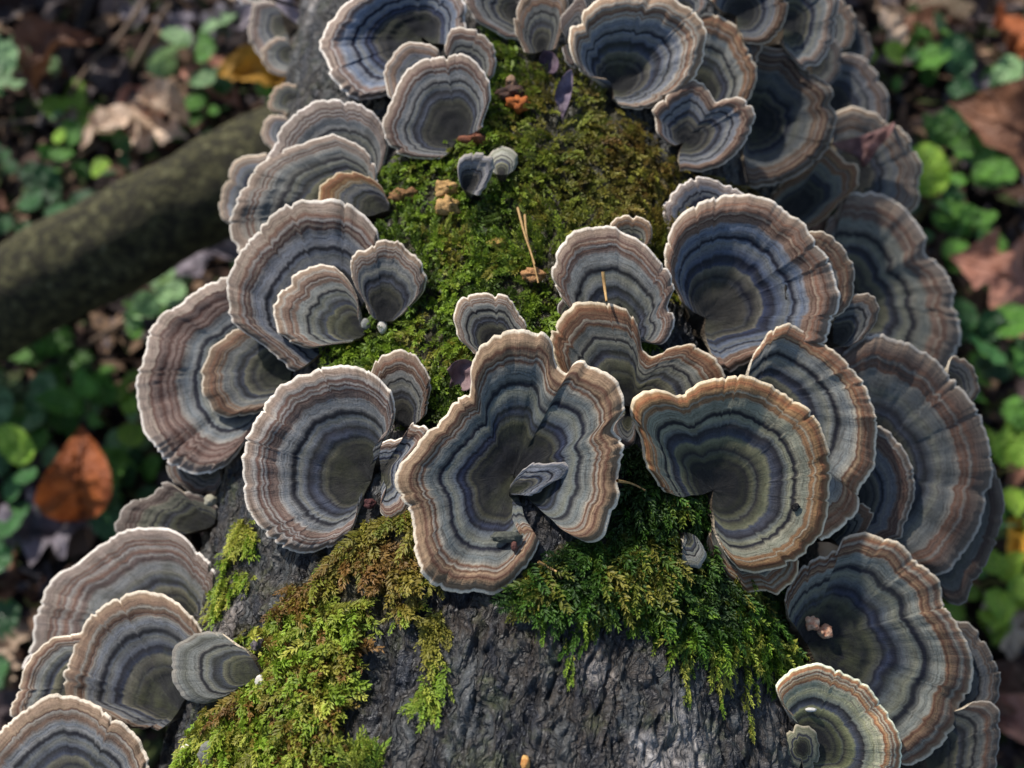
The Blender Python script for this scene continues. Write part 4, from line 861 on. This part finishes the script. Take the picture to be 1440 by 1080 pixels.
def plant(x, y, leaf_px, nl, color, shape, h, label, group=None):
    leaf_px *= .72; nl = int(nl * 1.6) + 1
    p = on_ground(x, y, h); L = leaf_px / FPX * np.linalg.norm(p - Cp); p[2] = 0
    o = bpy.data.objects.new('creeping_plant', None); COL.objects.link(o); o.location = p; o.empty_display_size = .01
    st = add('stem', PSTEM, None, o); st.scale = (h, h, h); st.rotation_euler[2] = rng.uniform(0, 6.28)
    a0 = rng.uniform(0, 6.28)
    for k in range(nl):
        a = a0 + k * 2.4 + rng.normal(0, .35); f = 1 - .6 * k / nl
        ck = color if rng.random() < .8 else ['green', 'pale', 'deep', 'lime'][rng.integers(4)]
        lf = add('leaf', GL[ck][shape if rng.random() < .7 else int(rng.integers(3))], GM[ck], o)
        rad = L * (.1 + 1.15 * (k / nl) * rng.uniform(.6, 1.3)); s_ = L * rng.uniform(.5, 1.2)
        lf.location = (math.cos(a) * rad, math.sin(a) * rad, h * (f if k else 1) * rng.uniform(.75, 1.1) + .004); lf.scale = (s_, s_, s_)
        lf.rotation_euler = (rng.uniform(-.4, .7), rng.normal(0, .4), a - math.pi / 2 + rng.normal(0, .4))
    return tag(o, label, 'plant', group)
for args in (
 (225, 425, 48, 8, 'pale', 0, .05, 'pale bluish-green plant under the mossy log'), (195, 590, 46, 4, 'pale', 0, .045, 'pale round-leaved plant beside the crescent fungus'),
 (120, 575, 85, 7, 'green', 2, .05, 'green toothed-leaved plant above the curled orange leaf'), (55, 520, 90, 6, 'green', 2, .04, 'green toothed plant below the mossy log'),
 (40, 655, 70, 5, 'deep', 0, .05, 'bluish-green round-leaved plant beside the curled orange leaf'), (35, 850, 130, 3, 'deep', 2, .05, 'large dark green leaf plant behind the lower left group'),
 (20, 600, 70, 5, 'pale', 1, .04, 'pale plant at the far left under the log'), (95, 205, 44, 5, 'green', 0, .03, 'small green plant left of the pale tan leaf'),
 (20, 105, 60, 6, 'pale', 0, .04, 'pale blue-green plant at the upper left beside a dark twig'), (270, 70, 60, 4, 'pale', 1, .04, 'pale plant beyond the thin bent twig'),
 (290, 150, 42, 5, 'green', 0, .03, 'green plant beside the ochre-yellow leaf'), (105, 150, 40, 4, 'lime', 0, .03, 'yellowish little plant between two twigs'),
 (60, 290, 60, 5, 'deep', 1, .03, 'dark plant just above the mossy log'), (175, 690, 60, 5, 'deep', 1, .03, 'dark bluish plant beside the greenish wavy fungus'),
 (1330, 205, 58, 5, 'green', 0, .05, 'bright green plant by the tip of the pointed leaf'), (1310, 275, 72, 5, 'deep', 0, .05, 'deep green round-leaved plant beside the two-lobed fungus'),
 (1375, 325, 46, 8, 'green', 0, .05, 'many-leaved green plant above the salmon oak leaf'), (1385, 130, 60, 6, 'deep', 1, .04, 'deep green plant beyond the brown arched leaf'),
 (1275, 85, 46, 4, 'green', 1, .03, 'small green plant beside the small tan leaf'), (1385, 475, 64, 6, 'deep', 0, .05, 'dark green plant under the salmon oak leaf'),
 (1430, 545, 66, 6, 'green', 2, .05, 'green plant between the salmon oak leaf and lime plants'), (1425, 660, 76, 7, 'lime', 2, .06, 'lime green toothed plant beside the largest right-hand fungus'),
 (1405, 820, 64, 7, 'lime', 2, .06, 'yellow-green plant below the dark purple-brown fungus rim'), (1435, 730, 60, 5, 'lime', 0, .05, 'lime round-leaved plant at the right edge'),
): plant(*args)
n = 0
while n < 34:
    x = rng.uniform(-330, 1760); y = rng.uniform(-330, 1400)
    if not outside(x, y): continue
    n += 1; k = ['green', 'deep', 'pale', 'green'][rng.integers(4)]
    plant(x, y, rng.uniform(26, 46), int(rng.integers(3, 7)), k, int(rng.integers(3)), rng.uniform(.02, .045), {'green': 'small mid-green creeping plant in the floor litter', 'deep': 'small dark green creeping plant in the floor litter', 'pale': 'small pale green creeping plant in the floor litter'}[k], {'green': 'mid-green floor plants', 'deep': 'dark green floor plants', 'pale': 'pale green floor plants'}[k])

# ------------------------------------------------------------------ fallen log and twigs
def wood(name, px, depth, r0, r1, mat, label, cat, n=40, m=16, amp=.05, seed=0):
    P = np.array([at(x, y, dd) for (x, y), dd in zip(px, depth)]); Q, _ = catmull(P, n)
    V, F_ = tube(Q, np.linspace(r0, r1, n), m); C_ = np.repeat(Q, m, 0); D = V - C_; s = np.repeat(np.linspace(0, 1, n), m)
    U2 = unit(D); V = C_ + D * (1 + amp * fbm(U2[:, 0] * 2 + s * n * .22, U2[:, 1] * 2 + seed, U2[:, 2] * 2, 3))[:, None]
    p0 = Q[0]; return tag(add(name, mesh_np(name, V - p0, F_), mat, None, p0), label, cat)
M = NT('log_bark'); v = M.coord('Object'); f = M.noise(v, 150, 6, .7); f2 = M.noise(v, 420, 4, .65)
col = M.ramp(f, [(.32, srgb(34, 31, 24)), (.46, srgb(58, 54, 38)), (.58, srgb(88, 84, 54)), (.7, srgb(138, 134, 104))])
col = M.mix(1.0, col, M.ramp(f2, [(.3, (.6, .6, .6)), (.7, (1.3, 1.3, 1.25))]), 'MULTIPLY'); M.set(col, .8, .25); M.bump(f2, .004, 1.0)
wood('mossy_log', [(-760, 830), (-420, 660), (-200, 540), (0, 428), (175, 334), (350, 240), (560, 130), (760, 30), (980, -110)], [.75, .70, .675, .66, .655, .66, .68, .71, .76], .036, .029, M.m, 'greenish mossy fallen log running behind the leaning trunk', 'log', 150, 40, .08)
TW = simple_material('twig_bark', srgb(40, 36, 38), srgb(84, 76, 76), 160, .7, .002); TW2 = simple_material('twig_dry', srgb(84, 66, 52), srgb(138, 116, 96), 160, .7, .002)
for px, r, mt, lb in (
 ([(150, -60), (118, 20), (92, 95), (55, 180)], .0056, TW, 'thick dark twig leaning at the upper left'), ([(230, -40), (170, 50), (128, 90), (95, 140)], .0028, TW2, 'thin bent pale twig right of the thick dark one'),
 ([(240, 5), (205, 60), (170, 130), (150, 190)], .0022, TW2, 'slender brown twig pointing to the pale tan leaf'), ([(-40, 180), (60, 170), (130, 185)], .0024, TW2, 'slender twig crossing the foot of the dark twig'),
 ([(20, 290), (70, 250), (140, 200)], .002, TW2, 'short twig just above the mossy log'), ([(60, 810), (20, 800), (-60, 830)], .003, TW, 'dark twig behind the widest lower left fungus'),
 ([(1250, 5), (1330, 60), (1440, 110), (1520, 130)], .0022, TW2, 'long thin twig across dark soil at the upper right'), ([(1370, 545), (1405, 520), (1480, 530)], .003, TW, 'dark twig beside the small dark brown fungus edge'),
 ([(1410, 905), (1450, 915), (1520, 905)], .0025, TW, 'black twig by the lower dark fungus rims'), ([(100, 500), (170, 455), (215, 440)], .002, TW2, 'short pale twig beside the pale bluish-green plant')):
    dd = [(.018 - CAMZ) / ray(x, y)[2] for x, y in px]; wood('twig', px, dd, r, r * .65, mt, lb, 'twig', 26, 9, .12)
